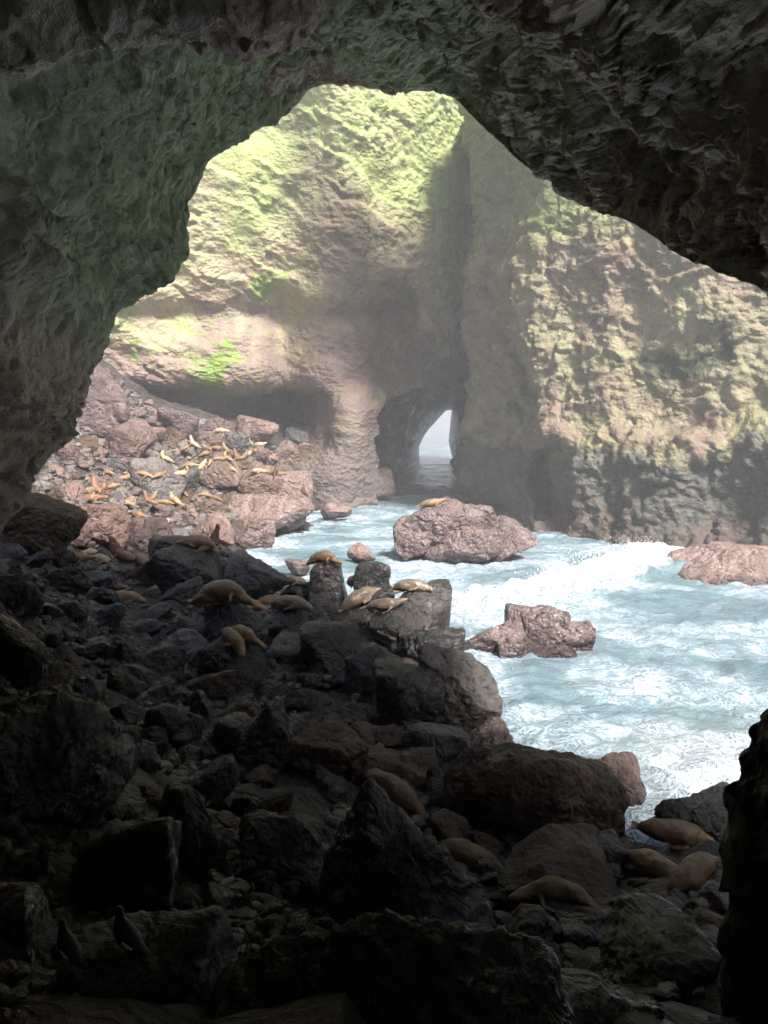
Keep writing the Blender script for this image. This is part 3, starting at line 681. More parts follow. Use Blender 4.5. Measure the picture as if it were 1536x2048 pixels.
big(398,1000,445,1035,'pink','small triangular pink rock above the pale angular boulder','the triangular pink rock')
big(165,1005,258,1112,'pink','tall mauve boulder with a smooth upright face at the shadow edge','the tall mauve boulder')
big(255,1038,352,1135,'pink','blocky brown boulder with a white pebble resting on top','the blocky brown boulder')
big(300,1036,340,1052,'pale','smooth white pebble on top of the blocky brown boulder','the white pebble', deep=.8, p=5, amp=.02, cat='pebble', name='pebble', Y=None)
big(-10,985,165,1135,'brown','long dark slab leaning down from the left wall','the leaning dark slab', deep=.6)
big(90,870,150,930,'pink','upright block against the left cave wall at the top of the cobbles','the upright block')
big(318,815,400,890,'pink','dark jumbled boulder at the back of the sunlit slope','the back boulder')
big(400,835,470,880,'pink','flat-topped boulder in front of the mossy wall','the flat-topped boulder')
big(475,830,560,900,'pink','brown boulder in shade at the foot of the mossy wall','the shaded brown boulder')
big(570,852,620,900,'grey','notched upright grey rock beside the dark hollow','the notched grey rock')
big(550,880,600,935,'pink','rounded boulder below the notched grey rock','the rounded boulder by the hollow')
big(585,888,650,950,'brown','ochre slanting boulder at the buttress foot','the ochre boulder')
big(637,842,715,975,'grey','tall slab leaning against the buttress by the tunnel','the tall leaning slab', deep=.5)
big(618,944,682,1000,'barn','pointed rock pair standing in the far surf','the pointed surf rock', Y=90)
big(685,975,755,1008,'barn','low rock awash beside the tunnel mouth','the low awash rock', Y=92)
big(722,935,792,992,'barn','wedge of rock at the buttress foot by the tunnel mouth','the wedge by the tunnel', Y=93)
big(640,1003,705,1040,'barn','small dark rock awash left of the channel','the small awash rock', Y=74)
compound([(800,1004,965,1112,0,.8), (786,1030,880,1118,-.6,.8), (880,1012,1010,1116,.3,.75), (940,1040,1068,1122,-.2,.7), (850,1060,1000,1128,-1.6,.6)], 'barn',
    'large domed pink rock rising from the water with a sea lion on top', 'the large domed pink rock', 54)
big(695,1085,752,1128,'barn','small rounded rock alone in the churning channel','the lone rounded rock', Y=51)
big(570,1118,618,1150,'barn','flat pink rock at the water edge behind the dark pillar','the flat pink rock', Y=47)
compound([(926,1240,1075,1335,0,.6), (1015,1222,1150,1345,.3,.65), (1085,1250,1184,1335,0,.6), (995,1285,1065,1362,-.9,.6), (1050,1290,1155,1352,-.7,.5)], 'barn',
    'two-humped pink rock standing in the foaming water', 'the two-humped pink rock', 32.5)
# middle ridge, mostly in shadow
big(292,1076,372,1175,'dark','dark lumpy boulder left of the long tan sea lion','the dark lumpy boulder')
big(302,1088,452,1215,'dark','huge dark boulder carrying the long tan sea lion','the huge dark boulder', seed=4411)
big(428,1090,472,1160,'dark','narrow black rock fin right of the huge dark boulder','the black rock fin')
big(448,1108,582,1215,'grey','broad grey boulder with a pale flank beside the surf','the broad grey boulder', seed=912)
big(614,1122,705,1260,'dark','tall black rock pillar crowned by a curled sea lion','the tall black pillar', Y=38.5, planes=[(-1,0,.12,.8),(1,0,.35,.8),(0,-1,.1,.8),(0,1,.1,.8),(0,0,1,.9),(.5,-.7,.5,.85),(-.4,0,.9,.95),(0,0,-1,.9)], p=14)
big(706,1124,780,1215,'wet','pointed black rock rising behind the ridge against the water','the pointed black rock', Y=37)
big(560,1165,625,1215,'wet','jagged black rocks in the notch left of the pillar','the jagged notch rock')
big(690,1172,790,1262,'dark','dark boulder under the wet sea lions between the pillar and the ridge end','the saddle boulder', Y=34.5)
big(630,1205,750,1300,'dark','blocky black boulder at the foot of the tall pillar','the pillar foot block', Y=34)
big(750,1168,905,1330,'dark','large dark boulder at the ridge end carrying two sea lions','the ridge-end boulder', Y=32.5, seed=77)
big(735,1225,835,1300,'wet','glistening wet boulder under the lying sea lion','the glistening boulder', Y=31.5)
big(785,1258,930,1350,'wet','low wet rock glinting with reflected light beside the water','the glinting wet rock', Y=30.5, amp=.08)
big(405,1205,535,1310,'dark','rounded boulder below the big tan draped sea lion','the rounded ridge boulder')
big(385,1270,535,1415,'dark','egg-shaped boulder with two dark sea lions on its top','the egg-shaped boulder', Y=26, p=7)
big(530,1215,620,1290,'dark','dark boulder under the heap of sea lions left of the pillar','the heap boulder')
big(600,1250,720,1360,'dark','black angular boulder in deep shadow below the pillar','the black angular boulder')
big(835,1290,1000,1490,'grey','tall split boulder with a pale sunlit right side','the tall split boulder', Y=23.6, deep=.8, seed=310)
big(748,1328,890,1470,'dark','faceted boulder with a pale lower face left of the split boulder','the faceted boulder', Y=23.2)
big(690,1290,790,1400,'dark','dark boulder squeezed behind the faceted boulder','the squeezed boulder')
big(868,1448,1042,1535,'barn','crumbly barnacled rock at the foot of the split boulder','the crumbly rock', Y=22)
big(820,1440,935,1520,'grey','rough grey boulder below the faceted boulder','the rough grey boulder', Y=21.5)
big(880,1472,1232,1705,'brown','enormous dark dome-shaped boulder at the near water edge','the enormous dome boulder', Y=18, deep=.7, sub=6, seed=52, p=8)
big(1155,1508,1295,1655,'pink','steep boulder with a sunlit pink edge behind the dome boulder','the steep pink-edged boulder', Y=19.2, deep=.8)
# near rubble
big(578,1452,742,1560,'brown','rounded brown boulder with pale streaks below the faceted boulder','the pale-streaked brown boulder')
big(700,1492,855,1580,'brown','broad brown boulder leaning on the dome boulder','the broad brown boulder')
big(800,1500,880,1575,'brown','grainy rock wedged under the rough grey boulder','the wedged grainy rock')
big(736,1450,805,1500,'brown','small knobbly brown rock beside the pale-streaked boulder','the knobbly brown rock')
big(620,1530,675,1590,'brown','small rusty rock above the black pyramid rock','the rusty rock')
big(860,1625,940,1700,'brown','brown rubble block between the two big sleeping sea lions','the rubble block')
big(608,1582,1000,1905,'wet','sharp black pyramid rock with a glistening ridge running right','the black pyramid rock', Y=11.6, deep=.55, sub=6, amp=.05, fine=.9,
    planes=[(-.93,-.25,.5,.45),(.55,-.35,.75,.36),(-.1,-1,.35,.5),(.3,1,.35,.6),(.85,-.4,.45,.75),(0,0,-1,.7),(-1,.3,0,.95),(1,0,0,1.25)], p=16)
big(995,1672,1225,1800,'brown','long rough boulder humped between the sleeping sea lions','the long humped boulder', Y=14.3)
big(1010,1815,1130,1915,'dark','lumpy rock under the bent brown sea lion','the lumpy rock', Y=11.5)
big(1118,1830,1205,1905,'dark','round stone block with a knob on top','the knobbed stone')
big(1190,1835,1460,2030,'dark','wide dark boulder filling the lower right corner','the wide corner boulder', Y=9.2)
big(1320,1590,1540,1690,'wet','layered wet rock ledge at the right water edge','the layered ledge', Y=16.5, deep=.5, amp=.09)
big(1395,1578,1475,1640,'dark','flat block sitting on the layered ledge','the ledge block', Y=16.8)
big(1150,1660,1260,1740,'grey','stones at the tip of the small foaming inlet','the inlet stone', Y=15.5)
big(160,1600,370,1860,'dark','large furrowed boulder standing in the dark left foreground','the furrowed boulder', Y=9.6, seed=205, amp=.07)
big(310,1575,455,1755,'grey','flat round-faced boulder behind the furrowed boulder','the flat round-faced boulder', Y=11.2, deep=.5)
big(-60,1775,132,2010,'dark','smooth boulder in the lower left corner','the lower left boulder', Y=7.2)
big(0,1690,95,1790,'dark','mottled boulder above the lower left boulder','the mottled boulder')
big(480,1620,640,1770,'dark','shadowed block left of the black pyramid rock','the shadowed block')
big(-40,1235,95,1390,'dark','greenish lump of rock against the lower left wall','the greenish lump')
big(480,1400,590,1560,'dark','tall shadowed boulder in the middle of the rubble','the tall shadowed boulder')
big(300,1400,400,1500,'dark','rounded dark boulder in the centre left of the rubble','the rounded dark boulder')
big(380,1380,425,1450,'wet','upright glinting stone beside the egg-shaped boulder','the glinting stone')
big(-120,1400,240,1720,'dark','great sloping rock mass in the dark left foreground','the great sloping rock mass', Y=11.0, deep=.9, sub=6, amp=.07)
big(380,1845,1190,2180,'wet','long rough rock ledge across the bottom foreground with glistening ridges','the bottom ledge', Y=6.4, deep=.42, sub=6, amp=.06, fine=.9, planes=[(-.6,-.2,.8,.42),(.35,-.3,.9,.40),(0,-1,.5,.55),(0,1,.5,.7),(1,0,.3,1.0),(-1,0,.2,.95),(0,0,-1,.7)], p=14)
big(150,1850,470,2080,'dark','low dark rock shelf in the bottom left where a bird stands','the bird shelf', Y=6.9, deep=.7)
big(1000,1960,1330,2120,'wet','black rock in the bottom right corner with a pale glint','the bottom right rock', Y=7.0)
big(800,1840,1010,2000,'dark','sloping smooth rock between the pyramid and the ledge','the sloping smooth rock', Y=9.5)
# right-hand waterline shelf and the black rock pier close to the standpoint
big(1295,1094,1740,1232,'barn','low reddish rock shelf along the foot of the right cliff','the low reddish shelf', Y=47, deep=.35, sub=6, amp=.05,
    planes=[(0,-.6,.9,.5),(-.5,-.2,.9,.72),(.2,0,1,.6),(-1,0,.3,1.0),(1,0,.2,1.0),(0,-1,.2,.6),(0,1,0,.8),(0,0,-1,.6)])

pier_px = [(1600, 1380), (1560, 1480), (1522, 1545), (1508, 1600), (1475, 1650), (1452, 1720), (1436, 1790), (1440, 1860), (1456, 1930), (1450, 2010), (1440, 2150)]
PR = []
for px, py, rf in [(1694, 1010, .03), (1694, 1030, .45), (1692, 1070, .75), (1690, 1140, .92), (1680, 1260, 1)]+[(*q_, 1) for q_ in pier_px]:
    q = at(px, py, 6.6); ring = []
    for a in np.linspace(0, 2*math.pi, 41):
        ring.append([q[0]+2.35-2.2*rf*math.cos(a), 6.8+1.3*rf*math.sin(a), q[2]+.3*rf*math.sin(3*a+px)])
    PR.append(ring)
T = np.array(PR); T = catmull(T, 120, 0); T = catmull(T, 140, 1); P = T.reshape(-1, 3); cx = np.array([P[:, 0].mean()+1, 6.6])
dr = P[:, :2]-cx; dr /= np.linalg.norm(dr, axis=1)[:, None]; dd = .16*facets(P*1.1, 501)+.1*facets(P*2.8, 502)
P[:, :2] += dr*dd[:, None]
pier = obj('rock_pier', new_mesh('rock_pier', P, grid_faces(*T.shape[:2])), M_BLACK)
tag(pier, 'black silhouetted rock pier close by at the right edge', 'rock')

# ------------------------------------------------------------------ lesser boulders, each its own, sharing a few shapes
random.seed(11); rngb = np.random.RandomState(12)
SHAPES = [new_mesh('small_boulder', *boulder_shape(900+k, 5, (1, rngb.uniform(.8, 1.0), rngb.uniform(.62, .85)), nplanes=10+k % 6, p=10+2*(k % 6), amp=.055)) for k in range(16)]
for k, me in enumerate(SHAPES): me.materials.append(M_DARK)
SMALL = []
def small(px, py, wpx, mat, k=None):
    g = ground_hit(px, py)
    if g[2] < -.05: return False
    D = (g-CAMV)[1]*CP-(g-CAMV)[2]*SP; r = wpx*D/FPX/2
    o = bpy.data.objects.new('small_boulder', SHAPES[rngb.randint(len(SHAPES)) if k is None else k]); COL.objects.link(o)
    o.location = (g[0], g[1]+r*.2, g[2]+r*rngb.uniform(.12, .38)); o.rotation_euler = (rngb.normal(0, .35), rngb.normal(0, .35), rngb.uniform(0, 6.28))
    o.scale = (r*rngb.uniform(.9, 1.15), r*rngb.uniform(.75, 1.05), r*rngb.uniform(.7, 1.1))
    o.material_slots[0].link = 'OBJECT'; o.material_slots[0].material = MATS[mat]
    SMALL.append((o, px, py, wpx, mat)); return True
def covered(px, py, m=.75):
    return any(abs(px-l[0]) < l[3]*m and abs(py-l[1]) < l[4]*m for l in LAND)
placed = []
def scatter(n, poly, wr, mats, gap=.42, cm=.75):
    xs_, ys_ = [q[0] for q in poly], [q[1] for q in poly]; c = 0; tries = 0
    while c < n and tries < n*60:
        tries += 1; px, py = rngb.uniform(min(xs_), max(xs_)), rngb.uniform(min(ys_), max(ys_))
        if not inside(poly, np.array([px]), np.array([py]))[0]: continue
        w = rngb.uniform(*wr)
        if covered(px, py, cm) or any(math.hypot(px-a, (py-b_)*1.3) < gap*(w+c_) for a, b_, c_ in placed): continue
        if small(px, py, w, mats[rngb.randint(len(mats))]): placed.append((px, py, w)); c += 1
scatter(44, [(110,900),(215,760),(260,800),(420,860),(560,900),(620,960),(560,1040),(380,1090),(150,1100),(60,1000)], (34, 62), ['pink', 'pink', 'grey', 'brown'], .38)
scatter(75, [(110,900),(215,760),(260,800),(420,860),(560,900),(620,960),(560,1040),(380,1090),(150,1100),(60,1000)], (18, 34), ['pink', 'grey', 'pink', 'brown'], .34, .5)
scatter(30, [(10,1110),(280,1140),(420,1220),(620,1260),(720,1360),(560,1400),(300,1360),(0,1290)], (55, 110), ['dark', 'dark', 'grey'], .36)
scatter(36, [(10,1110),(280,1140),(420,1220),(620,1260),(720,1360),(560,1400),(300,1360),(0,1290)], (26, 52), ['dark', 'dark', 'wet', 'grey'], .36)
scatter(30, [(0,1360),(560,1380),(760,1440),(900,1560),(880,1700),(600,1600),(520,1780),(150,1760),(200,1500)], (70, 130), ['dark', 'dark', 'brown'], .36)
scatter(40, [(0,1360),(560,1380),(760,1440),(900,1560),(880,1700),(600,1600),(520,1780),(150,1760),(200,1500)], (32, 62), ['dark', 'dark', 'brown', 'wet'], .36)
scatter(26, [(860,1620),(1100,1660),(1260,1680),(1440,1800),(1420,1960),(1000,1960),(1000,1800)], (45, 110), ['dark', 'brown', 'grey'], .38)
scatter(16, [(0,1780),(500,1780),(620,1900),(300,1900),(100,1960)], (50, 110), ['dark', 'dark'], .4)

TONE = {'dark': 'dark', 'pink': 'rose-brown', 'grey': 'grey', 'brown': 'brown', 'wet': 'wet black'}
def relation(px, py):
    best = min(LAND, key=lambda l: ((px-l[0])/max(l[3], 20))**2+((py-l[1])/max(l[4], 20))**2)
    dx, dy = (px-best[0])/max(best[3], 20), (py-best[1])/max(best[4], 20)
    if abs(dx) > abs(dy)*1.4: w = 'left of' if dx < 0 else 'right of'
    elif abs(dy) > abs(dx)*1.4: w = 'just behind' if dy < 0 else 'just in front of'
    else: w = ('behind and ' if dy < 0 else 'in front and ')+('left of' if dx < 0 else 'right of')
    return w+' '+best[2]
fam = {}
for rec in SMALL:
    o, px, py, w, mt = rec
    size = 'small' if w < 36 else ('middling' if w < 75 else 'sizeable')
    fam.setdefault((size, TONE[mt], relation(px, py)), []).append(rec)
ORD = ['leftmost', 'second from left', 'third from left', 'fourth from left', 'fifth from left', 'sixth from left', 'seventh from left', 'eighth from left', 'ninth from left']
for (size, tone, rel), recs in fam.items():
    recs.sort(key=lambda q: q[1])
    for k, rec in enumerate(recs):
        t = f'{size} {tone} boulder {rel}' if len(recs) == 1 else f'{ORD[min(k, 8)]} {size} {tone} boulder {rel}'
        t = t.replace('second from left', 'second leftmost').replace('third from left', 'third leftmost').replace('fourth from left', 'fourth leftmost')
        if len(t.split()) > 16: t = t.replace('behind and ', 'up ').replace('in front and ', 'down ')
        if len(t.split()) > 16: t = t.replace('the grey-brown boulder with pale sea lions', 'the grey-brown boulder')
        tag(rec[0], t, 'boulder', 'lesser boulders of the rubble beach')

# cobbles nobody could count
CV, CF = [], []; D3, F3 = ICO[2]; nv = 0
zones = [([(110,890),(215,745),(300,820),(560,900),(610,980),(480,1060),(150,1100),(60,1000)], 2100, (7, 22)), ([(0,1110),(300,1150),(700,1260),(740,1450),(300,1500),(0,1480)], 1100, (8, 24)),
         ([(0,1480),(740,1450),(900,1560),(1260,1690),(1440,1800),(1400,2000),(0,2048)], 1500, (12, 38))]
for poly, n, wr in zones:
    a = np.array(poly, float); c = 0
    while c < n:
        px, py = rng.uniform(a[:, 0].min(), a[:, 0].max()), rng.uniform(a[:, 1].min(), a[:, 1].max())
        if not inside(poly, np.array([px]), np.array([py]))[0]: continue
        c += 1; g = ground_hit(px, py)
        if g[2] < -.2: continue
        r = rng.uniform(*wr)*np.linalg.norm(g-CAMV)/FPX/2
        n3 = rng.normal(size=(9, 3)); n3 /= np.linalg.norm(n3, axis=1)[:, None]; hh = rng.uniform(.6, 1, 9)
        q = np.maximum(D3@n3.T, 0)/hh; rad = np.minimum((q**8).sum(1)**(-1/8), 1.5)
        V = D3*rad[:, None]*np.array([rng.uniform(.8, 1.3), rng.uniform(.7, 1.1), rng.uniform(.5, .8)])*r
        an = rng.uniform(0, 6.28); ca_, sa_ = math.cos(an), math.sin(an); V = V@np.array([[ca_, sa_, 0], [-sa_, ca_, 0], [0, 0, 1]])
        CV.append(V+g+[0, 0, r*.25]); CF.append(F3+nv); nv += len(V)
cob = obj('cobbles', new_mesh('cobbles', np.concatenate(CV), np.concatenate(CF)), boulder_rock('cobble_rock', (.09, .08, .078), (.17, .145, .135), (.22, .20, .19), (.2, .6), .3)); tag(cob, 'countless rounded cobbles filling the gaps between boulders', 'cobbles', kind='stuff')

# ------------------------------------------------------------------ sea lions
def tube(ctrl, n=40, seg=20):
    """ctrl: (x, y, z, half width, half height); rings along a smooth spine"""
    c = catmull(np.array(ctrl, float)[:, None, :], n, 0)[:, 0]; P = c[:, :3]; t = np.gradient(P, axis=0); t /= np.linalg.norm(t, axis=1)[:, None]
    side = np.array([0, 1, 0.]); R = []
    for k in range(n):
        side = side-t[k]*(side@t[k]); side /= np.linalg.norm(side); upv = np.cross(t[k], side)
        a = np.linspace(0, 2*math.pi, seg, endpoint=False)
        R.append(P[k]+np.cos(a)[:, None]*side*c[k, 3]+np.sin(a)[:, None]*upv*c[k, 4])
    V = np.concatenate(R+[P[:1], P[-1:]]); F = []
    for k in range(n-1):
        for i in range(seg):
            j = (i+1) % seg; F.append((k*seg+i, k*seg+j, (k+1)*seg+j, (k+1)*seg+i))
    e0, e1 = n*seg, n*seg+1
    for i in range(seg):
        j = (i+1) % seg; F.append((e0, j, i)); F.append((e1, (n-1)*seg+i, (n-1)*seg+j))
    return V, F
def fuse(name, parts, voxel, smooth=4):
    """one continuous body surface from overlapping tubes"""
    bm = bmesh.new()
    for V, F in parts:
        vs_ = [bm.verts.new(v) for v in V]
        for f in F: bm.faces.new([vs_[i] for i in f])
    bmesh.ops.recalc_face_normals(bm, faces=bm.faces[:])
    me = bpy.data.meshes.new(name+'_raw'); bm.to_mesh(me); bm.free()
    o = bpy.data.objects.new(name+'_raw', me); COL.objects.link(o)
    r = o.modifiers.new('r', 'REMESH'); r.mode = 'VOXEL'; r.voxel_size = voxel; r.use_smooth_shade = True
    s_ = o.modifiers.new('s', 'SMOOTH'); s_.iterations = smooth; s_.factor = .5
    dg = bpy.context.evaluated_depsgraph_get(); out = bpy.data.meshes.new_from_object(o.evaluated_get(dg)); out.name = name
    bpy.data.objects.remove(o); bpy.data.meshes.remove(me); return out
# radii along the body, hind end to snout
RADI = [(.09, .06), (.18, .14), (.245, .21), (.285, .26), (.305, .285), (.315, .30), (.295, .30), (.245, .265), (.19, .205), (.165, .175), (.13, .12), (.08, .065)]
def with_r(pts, k=1.0): return [(*p_, a*k, b_*k) for p_, (a, b_) in zip(pts, RADI)]
def flipper(root, mid, tip, w=.10, t=.045):
    return tube([(*root, w*.8, t*1.2), (*[(a+b_)/2 for a, b_ in zip(root, mid)], w, t), (*mid, w*1.1, t*.85), (*tip, w*.45, t*.5)], 12, 12)
def hindflip(x, y, z, dx=-.32, dy=.14, dz=-.02):
    return [tube([(x+.1, y+s*.03, z, .05, .045), (x+dx*.4, y+s*dy*.5, z+dz*.5, .075, .03), (x+dx, y+s*dy, z+dz, .07, .02)], 8, 10) for s in (-1, 1)]
def ears(h, s=.13): return [tube([(h[0], h[1]+k*s*.8, h[2]+.05, .02, .02), (h[0]-.05, h[1]+k*s*1.15, h[2]+.03, .012, .012)], 4, 6) for k in (-1, 1)]
def pose_flat(bend=0., headup=.0, vox=.034):
    X = np.linspace(-1.05, 1.15, 12); pts = []
    for k, xx in enumerate(X):
        zz = RADI[k][1]*.92; zz += headup*max(0, (k-6)/5)**1.4
        pts.append((xx, bend*(xx*xx-.5), zz))
    b_ = lambda xx: bend*(xx*xx-.5)
    parts = [tube(with_r(pts))]+hindflip(-1.05, b_(-1.05), .07)
    parts += [flipper((.35, b_(.35)+s*.24, .16), (.22, b_(.3)+s*.50, .07), (-.02, b_(.1)+s*.66, .05)) for s in (-1, 1)]
    parts += ears(pts[9]); return fuse('sea_lion', parts, vox)
def pose_slug():
    rr = [(.12, .09), (.21, .18), (.27, .25), (.30, .285), (.31, .30), (.315, .305), (.31, .305), (.29, .29), (.25, .255), (.20, .205), (.165, .16), (.10, .09)]
    X = np.linspace(-.95, .98, 12); pts = [(xx, .10*math.sin(xx*2.4), rr[k][1]*.93) for k, xx in enumerate(X)]
    parts = [tube([(*p_, *r_) for p_, r_ in zip(pts, rr)])]+hindflip(-.95, pts[0][1], .06, -.2, .10)
    parts += [flipper((.30, s*.24, .18), (.12, s*.35, .09), (-.14, s*.37, .05), .09, .05) for s in (-1, 1)]+ears(pts[9])
    return fuse('sea_lion', parts, .03)
def pose_upright(sky=0.0):
    pts = [(-1.05,.10,.05), (-.9,.08,.10), (-.7,.05,.17), (-.48,.02,.24), (-.22,0,.32), (.02,0,.46), (.20,0,.70), (.29,0,.94), (.33,0,1.13), (.37+.02*sky,0,1.29), (.47-.10*sky,0,1.38+.07*sky), (.56-.2*sky,0,1.42+.16*sky)]
    parts = [tube(with_r(pts))]+hindflip(-1.05, .1, .05)
    parts += [flipper((.12, s*.22, .48), (.22, s*.36, .22), (.34, s*.52, .03), .11, .05) for s in (-1, 1)]+ears(pts[9])
    return fuse('sea_lion', parts, .033)
def pose_drape(h=.4):
    X = np.linspace(-1.0, 1.05, 12); pts = [(xx, 0, .30+h*(1-(xx/.8)**2)*.55-(.12 if k > 8 else 0)) for k, xx in enumerate(X)]
    pts = [(q[0], q[1], max(q[2], -.15)) for q in pts]
    parts = [tube(with_r(pts, 1.08))]+hindflip(-1.0, 0, pts[0][2])
    parts += [flipper((.35, s*.26, pts[7][2]-.12), (.36, s*.36, pts[7][2]-.26), (.26, s*.39, pts[7][2]-.36)) for s in (-1, 1)]+ears(pts[9])
    return fuse('sea_lion', parts, .033)
def pose_curl():
    A = np.linspace(-2.0, 1.75, 12); R_ = .66; pts = [(R_*math.sin(a), -R_*math.cos(a)*.85, RADI[k][1]*.95) for k, a in enumerate(A)]
    parts = [tube(with_r(pts))]+hindflip(pts[0][0], pts[0][1], .06, .2, .12)
    parts += [flipper((pts[7][0]*.8, pts[7][1]*.8, .2), (.15, 0, .12), (.0, .15, .06)), flipper((pts[6][0]*1.2, pts[6][1]*1.2, .2), (1.0, -.25, .07), (1.08, .0, .05))]+ears(pts[9])
    return fuse('sea_lion', parts, .034)
def pose_arch():   # lying with the fore body reared in a curve
    pts = [(-.95,.0,.05), (-.8,.02,.10), (-.6,.03,.17), (-.38,.03,.24), (-.12,.02,.29), (.14,0,.33), (.36,-.03,.45), (.47,-.08,.66), (.46,-.14,.86), (.40,-.22,1.0), (.33,-.32,1.03), (.27,-.40,1.0)]
    parts = [tube(with_r(pts))]+hindflip(-.95, 0, .05)
    parts += [flipper((.25, s*.24, .32), (.38, s*.42, .14), (.30, s*.62, .04)) for s in (-1, 1)]+ears(pts[9])
    return fuse('sea_lion', parts, .034)
POSES = {'flat': pose_flat(.08), 'bent': pose_flat(.30), 'look': pose_flat(.12, .42), 'up': pose_upright(0.), 'sky': pose_upright(1.), 'drape': pose_drape(), 'curl': pose_curl(), 'arch': pose_arch(), 'slug': pose_slug()}
for kk, me in enumerate(POSES.values()):
    me.materials.append(M_TAN); co = np.empty(len(me.vertices)*3, np.float32); me.vertices.foreach_get('co', co); co = co.reshape(-1, 3).astype(float)
    no = np.empty(len(me.vertices)*3, np.float32); me.vertices.foreach_get('normal', no); no = no.reshape(-1, 3)
    fold = -.018*np.exp(-((np.sin(co[:, 0]*13+2*perlin(co*3, 8)))/.25)**2)*np.clip((co[:, 0]-.1)*2.5, 0, 1)*np.clip(1-(co[:, 0]-.6)*3, 0, 1)
    co += no*(.035*fbm(co*2.6+kk*9.1, 3, 600)+fold)[:, None]; me.vertices.foreach_set('co', co.astype(np.float32).ravel()); me.update()
FURS = {'tan': M_TAN, 'cream': M_CREAM, 'red': M_RED, 'umber': M_UMBER, 'wet': M_WETFUR, 'shade': M_SHADE}
bpy.context.view_layer.update(); DG = bpy.context.evaluated_depsgraph_get()
LIONS = []
def support(px, py, push):
    """a flattish top close to where the sight line through the pixel meets rock"""
    ok, loc, nrm, *_ = scene.ray_cast(DG, Vector(CAMV), Vector(ray(px, py)).normalized())
    d = Vector((loc.x, loc.y)).normalized(); best = None
    for k in (push, push*.5, push*1.6, push*2.4, 0.05, push*3.4):
        ok2, l2, n2, *_ = scene.ray_cast(DG, Vector((loc.x+d.x*k, loc.y+d.y*k, loc.z+1.2)), Vector((0, 0, -1)))
        if not ok2 or l2.z < loc.z-.45: continue
        sc_ = n2.z-.12*k-max(0, abs(project(l2)[1]-py)-10)*.03
        if best is None or sc_ > best[0]: best = (sc_, l2, n2)
    return (best[1], best[2]) if best else (loc, nrm)
def lion(px, py, pose, furk, head, label, size=1.0, lift=0.0, push=.35, tilt=(0, 0), fat=1.0, group='sea lions hauled out on the rocks', sink=.05, at_=None):
    """px, py: the pixel under its middle; head: compass of the snout in plan, 0 = to the right, 90 = away"""
    if at_ is not None: loc, nrm = Vector(at_), Vector((0, 0, 1))
    else: loc, nrm = support(px, py, push)
    o = bpy.data.objects.new('sea_lion', POSES[pose]); COL.objects.link(o)
    size *= .68 if loc.y > 55 else (.76 if loc.y > 24 else .72)
    o.location = loc+Vector((0, 0, lift-sink*size)); s_ = size
    nz = Vector((nrm.x*.4, nrm.y*.4, max(nrm.z, .5))).normalized()
    q = Vector((0, 0, 1)).rotation_difference(nz)
    o.rotation_mode = 'QUATERNION'
    o.rotation_quaternion = q @ Euler((math.radians(tilt[0]), math.radians(tilt[1]), 0)).to_quaternion() @ Euler((0, 0, math.radians(head))).to_quaternion() if False else q @ Euler((0, 0, math.radians(head))).to_quaternion() @ Euler((math.radians(tilt[0]), math.radians(tilt[1]), 0)).to_quaternion()
    o.scale = (s_, s_*fat, s_*fat)
    o.material_slots[0].link = 'OBJECT'; o.material_slots[0].material = FURS[furk]
    tag(o, label, 'sea lion', group); LIONS.append(o); return o
# colony on the sunlit slope
lion(442,873,'flat','cream',0,'pale sea lion stretched flat on the blue-grey rounded boulder at the back', 1.15)
lion(361,892,'bent','cream',20,'pale sea lion sleeping on top of the smooth grey boulder')
lion(430,896,'bent','cream',170,'pale sea lion lying above a pinkish one in the middle of the colony')
lion(433,906,'flat','red',10,'pinkish sea lion lying just below a pale one in the colony middle')
lion(386,908,'up','cream',160,'short upright cream sea lion behind the plump tan one')
lion(384,920,'slug','tan',30,'plump tan sea lion in the left part of the colony',1.1)
lion(397,926,'bent','red',150,'reddish sea lion tucked right of the plump tan one')
lion(415,922,'arch','umber',20,'dark brown sea lion between the colony and the squat knobbly boulder')
lion(312,925,'slug','cream',-30,'leftmost of three pale sea lions on the large grey-brown boulder',1.05)
lion(330,930,'arch','cream',200,'middle one of three pale sea lions on the large grey-brown boulder',.95)
lion(342,933,'flat','cream',-15,'rightmost of three pale sea lions on the large grey-brown boulder',.85)
lion(363,958,'arch','cream',30,'pale sea lion curving upward beside the large grey-brown boulder',1.05)
lion(395,955,'sky','cream',-20,'large cream upright sea lion in front of the colony',1.15)
lion(380,942,'flat','tan',10,'tan sea lion lying left of the large cream upright one')
lion(454,924,'arch','umber',160,'brown sea lion just right of the colony middle')
lion(474,923,'up','red',195,'red-brown upright sea lion facing left beside another',1.15)
lion(487,928,'up','red',25,'red-brown upright sea lion facing right beside another',1.05)
lion(497,917,'arch','cream',60,'cream upright sea lion behind the red-brown pair',1.05)
lion(496,891,'sky','tan',160,'small upright tan sea lion high at the back right')
lion(505,893,'flat','tan',10,'tan sea lion lying beside the small upright one at the back right',.9)
lion(520,893,'look','cream',0,'cream sea lion lying at the far right end of the back row')
lion(542,925,'slug','red',180,'long reddish sea lion lying by itself right of the colony',1.25)
lion(516,948,'slug','cream',0,'cream sea lion stretched on the slanting flat-faced boulder')
lion(530,953,'flat','tan',200,'tan sea lion nose to tail with the cream one on the slanting boulder',.8)
lion(549,955,'sky','red',-20,'upright reddish sea lion with snout raised on the pink waterside boulder',1.1)
lion(451,986,'arch','cream',20,'cream sea lion rearing against the right side of the rounded grey boulder',1.1)
lion(606,992,'up','red',195,'small reddish sea lion upright at the far surf edge',.95)
lion(609,897,'bent','tan',170,'tan sea lion curled by the notched grey rock',.95)
lion(256,962,'up','tan',25,'tan upright sea lion on the left of the slope with another beside it',1.1)
lion(241,955,'flat','tan',180,'tan sea lion lying left of the upright one on the slope',.95)
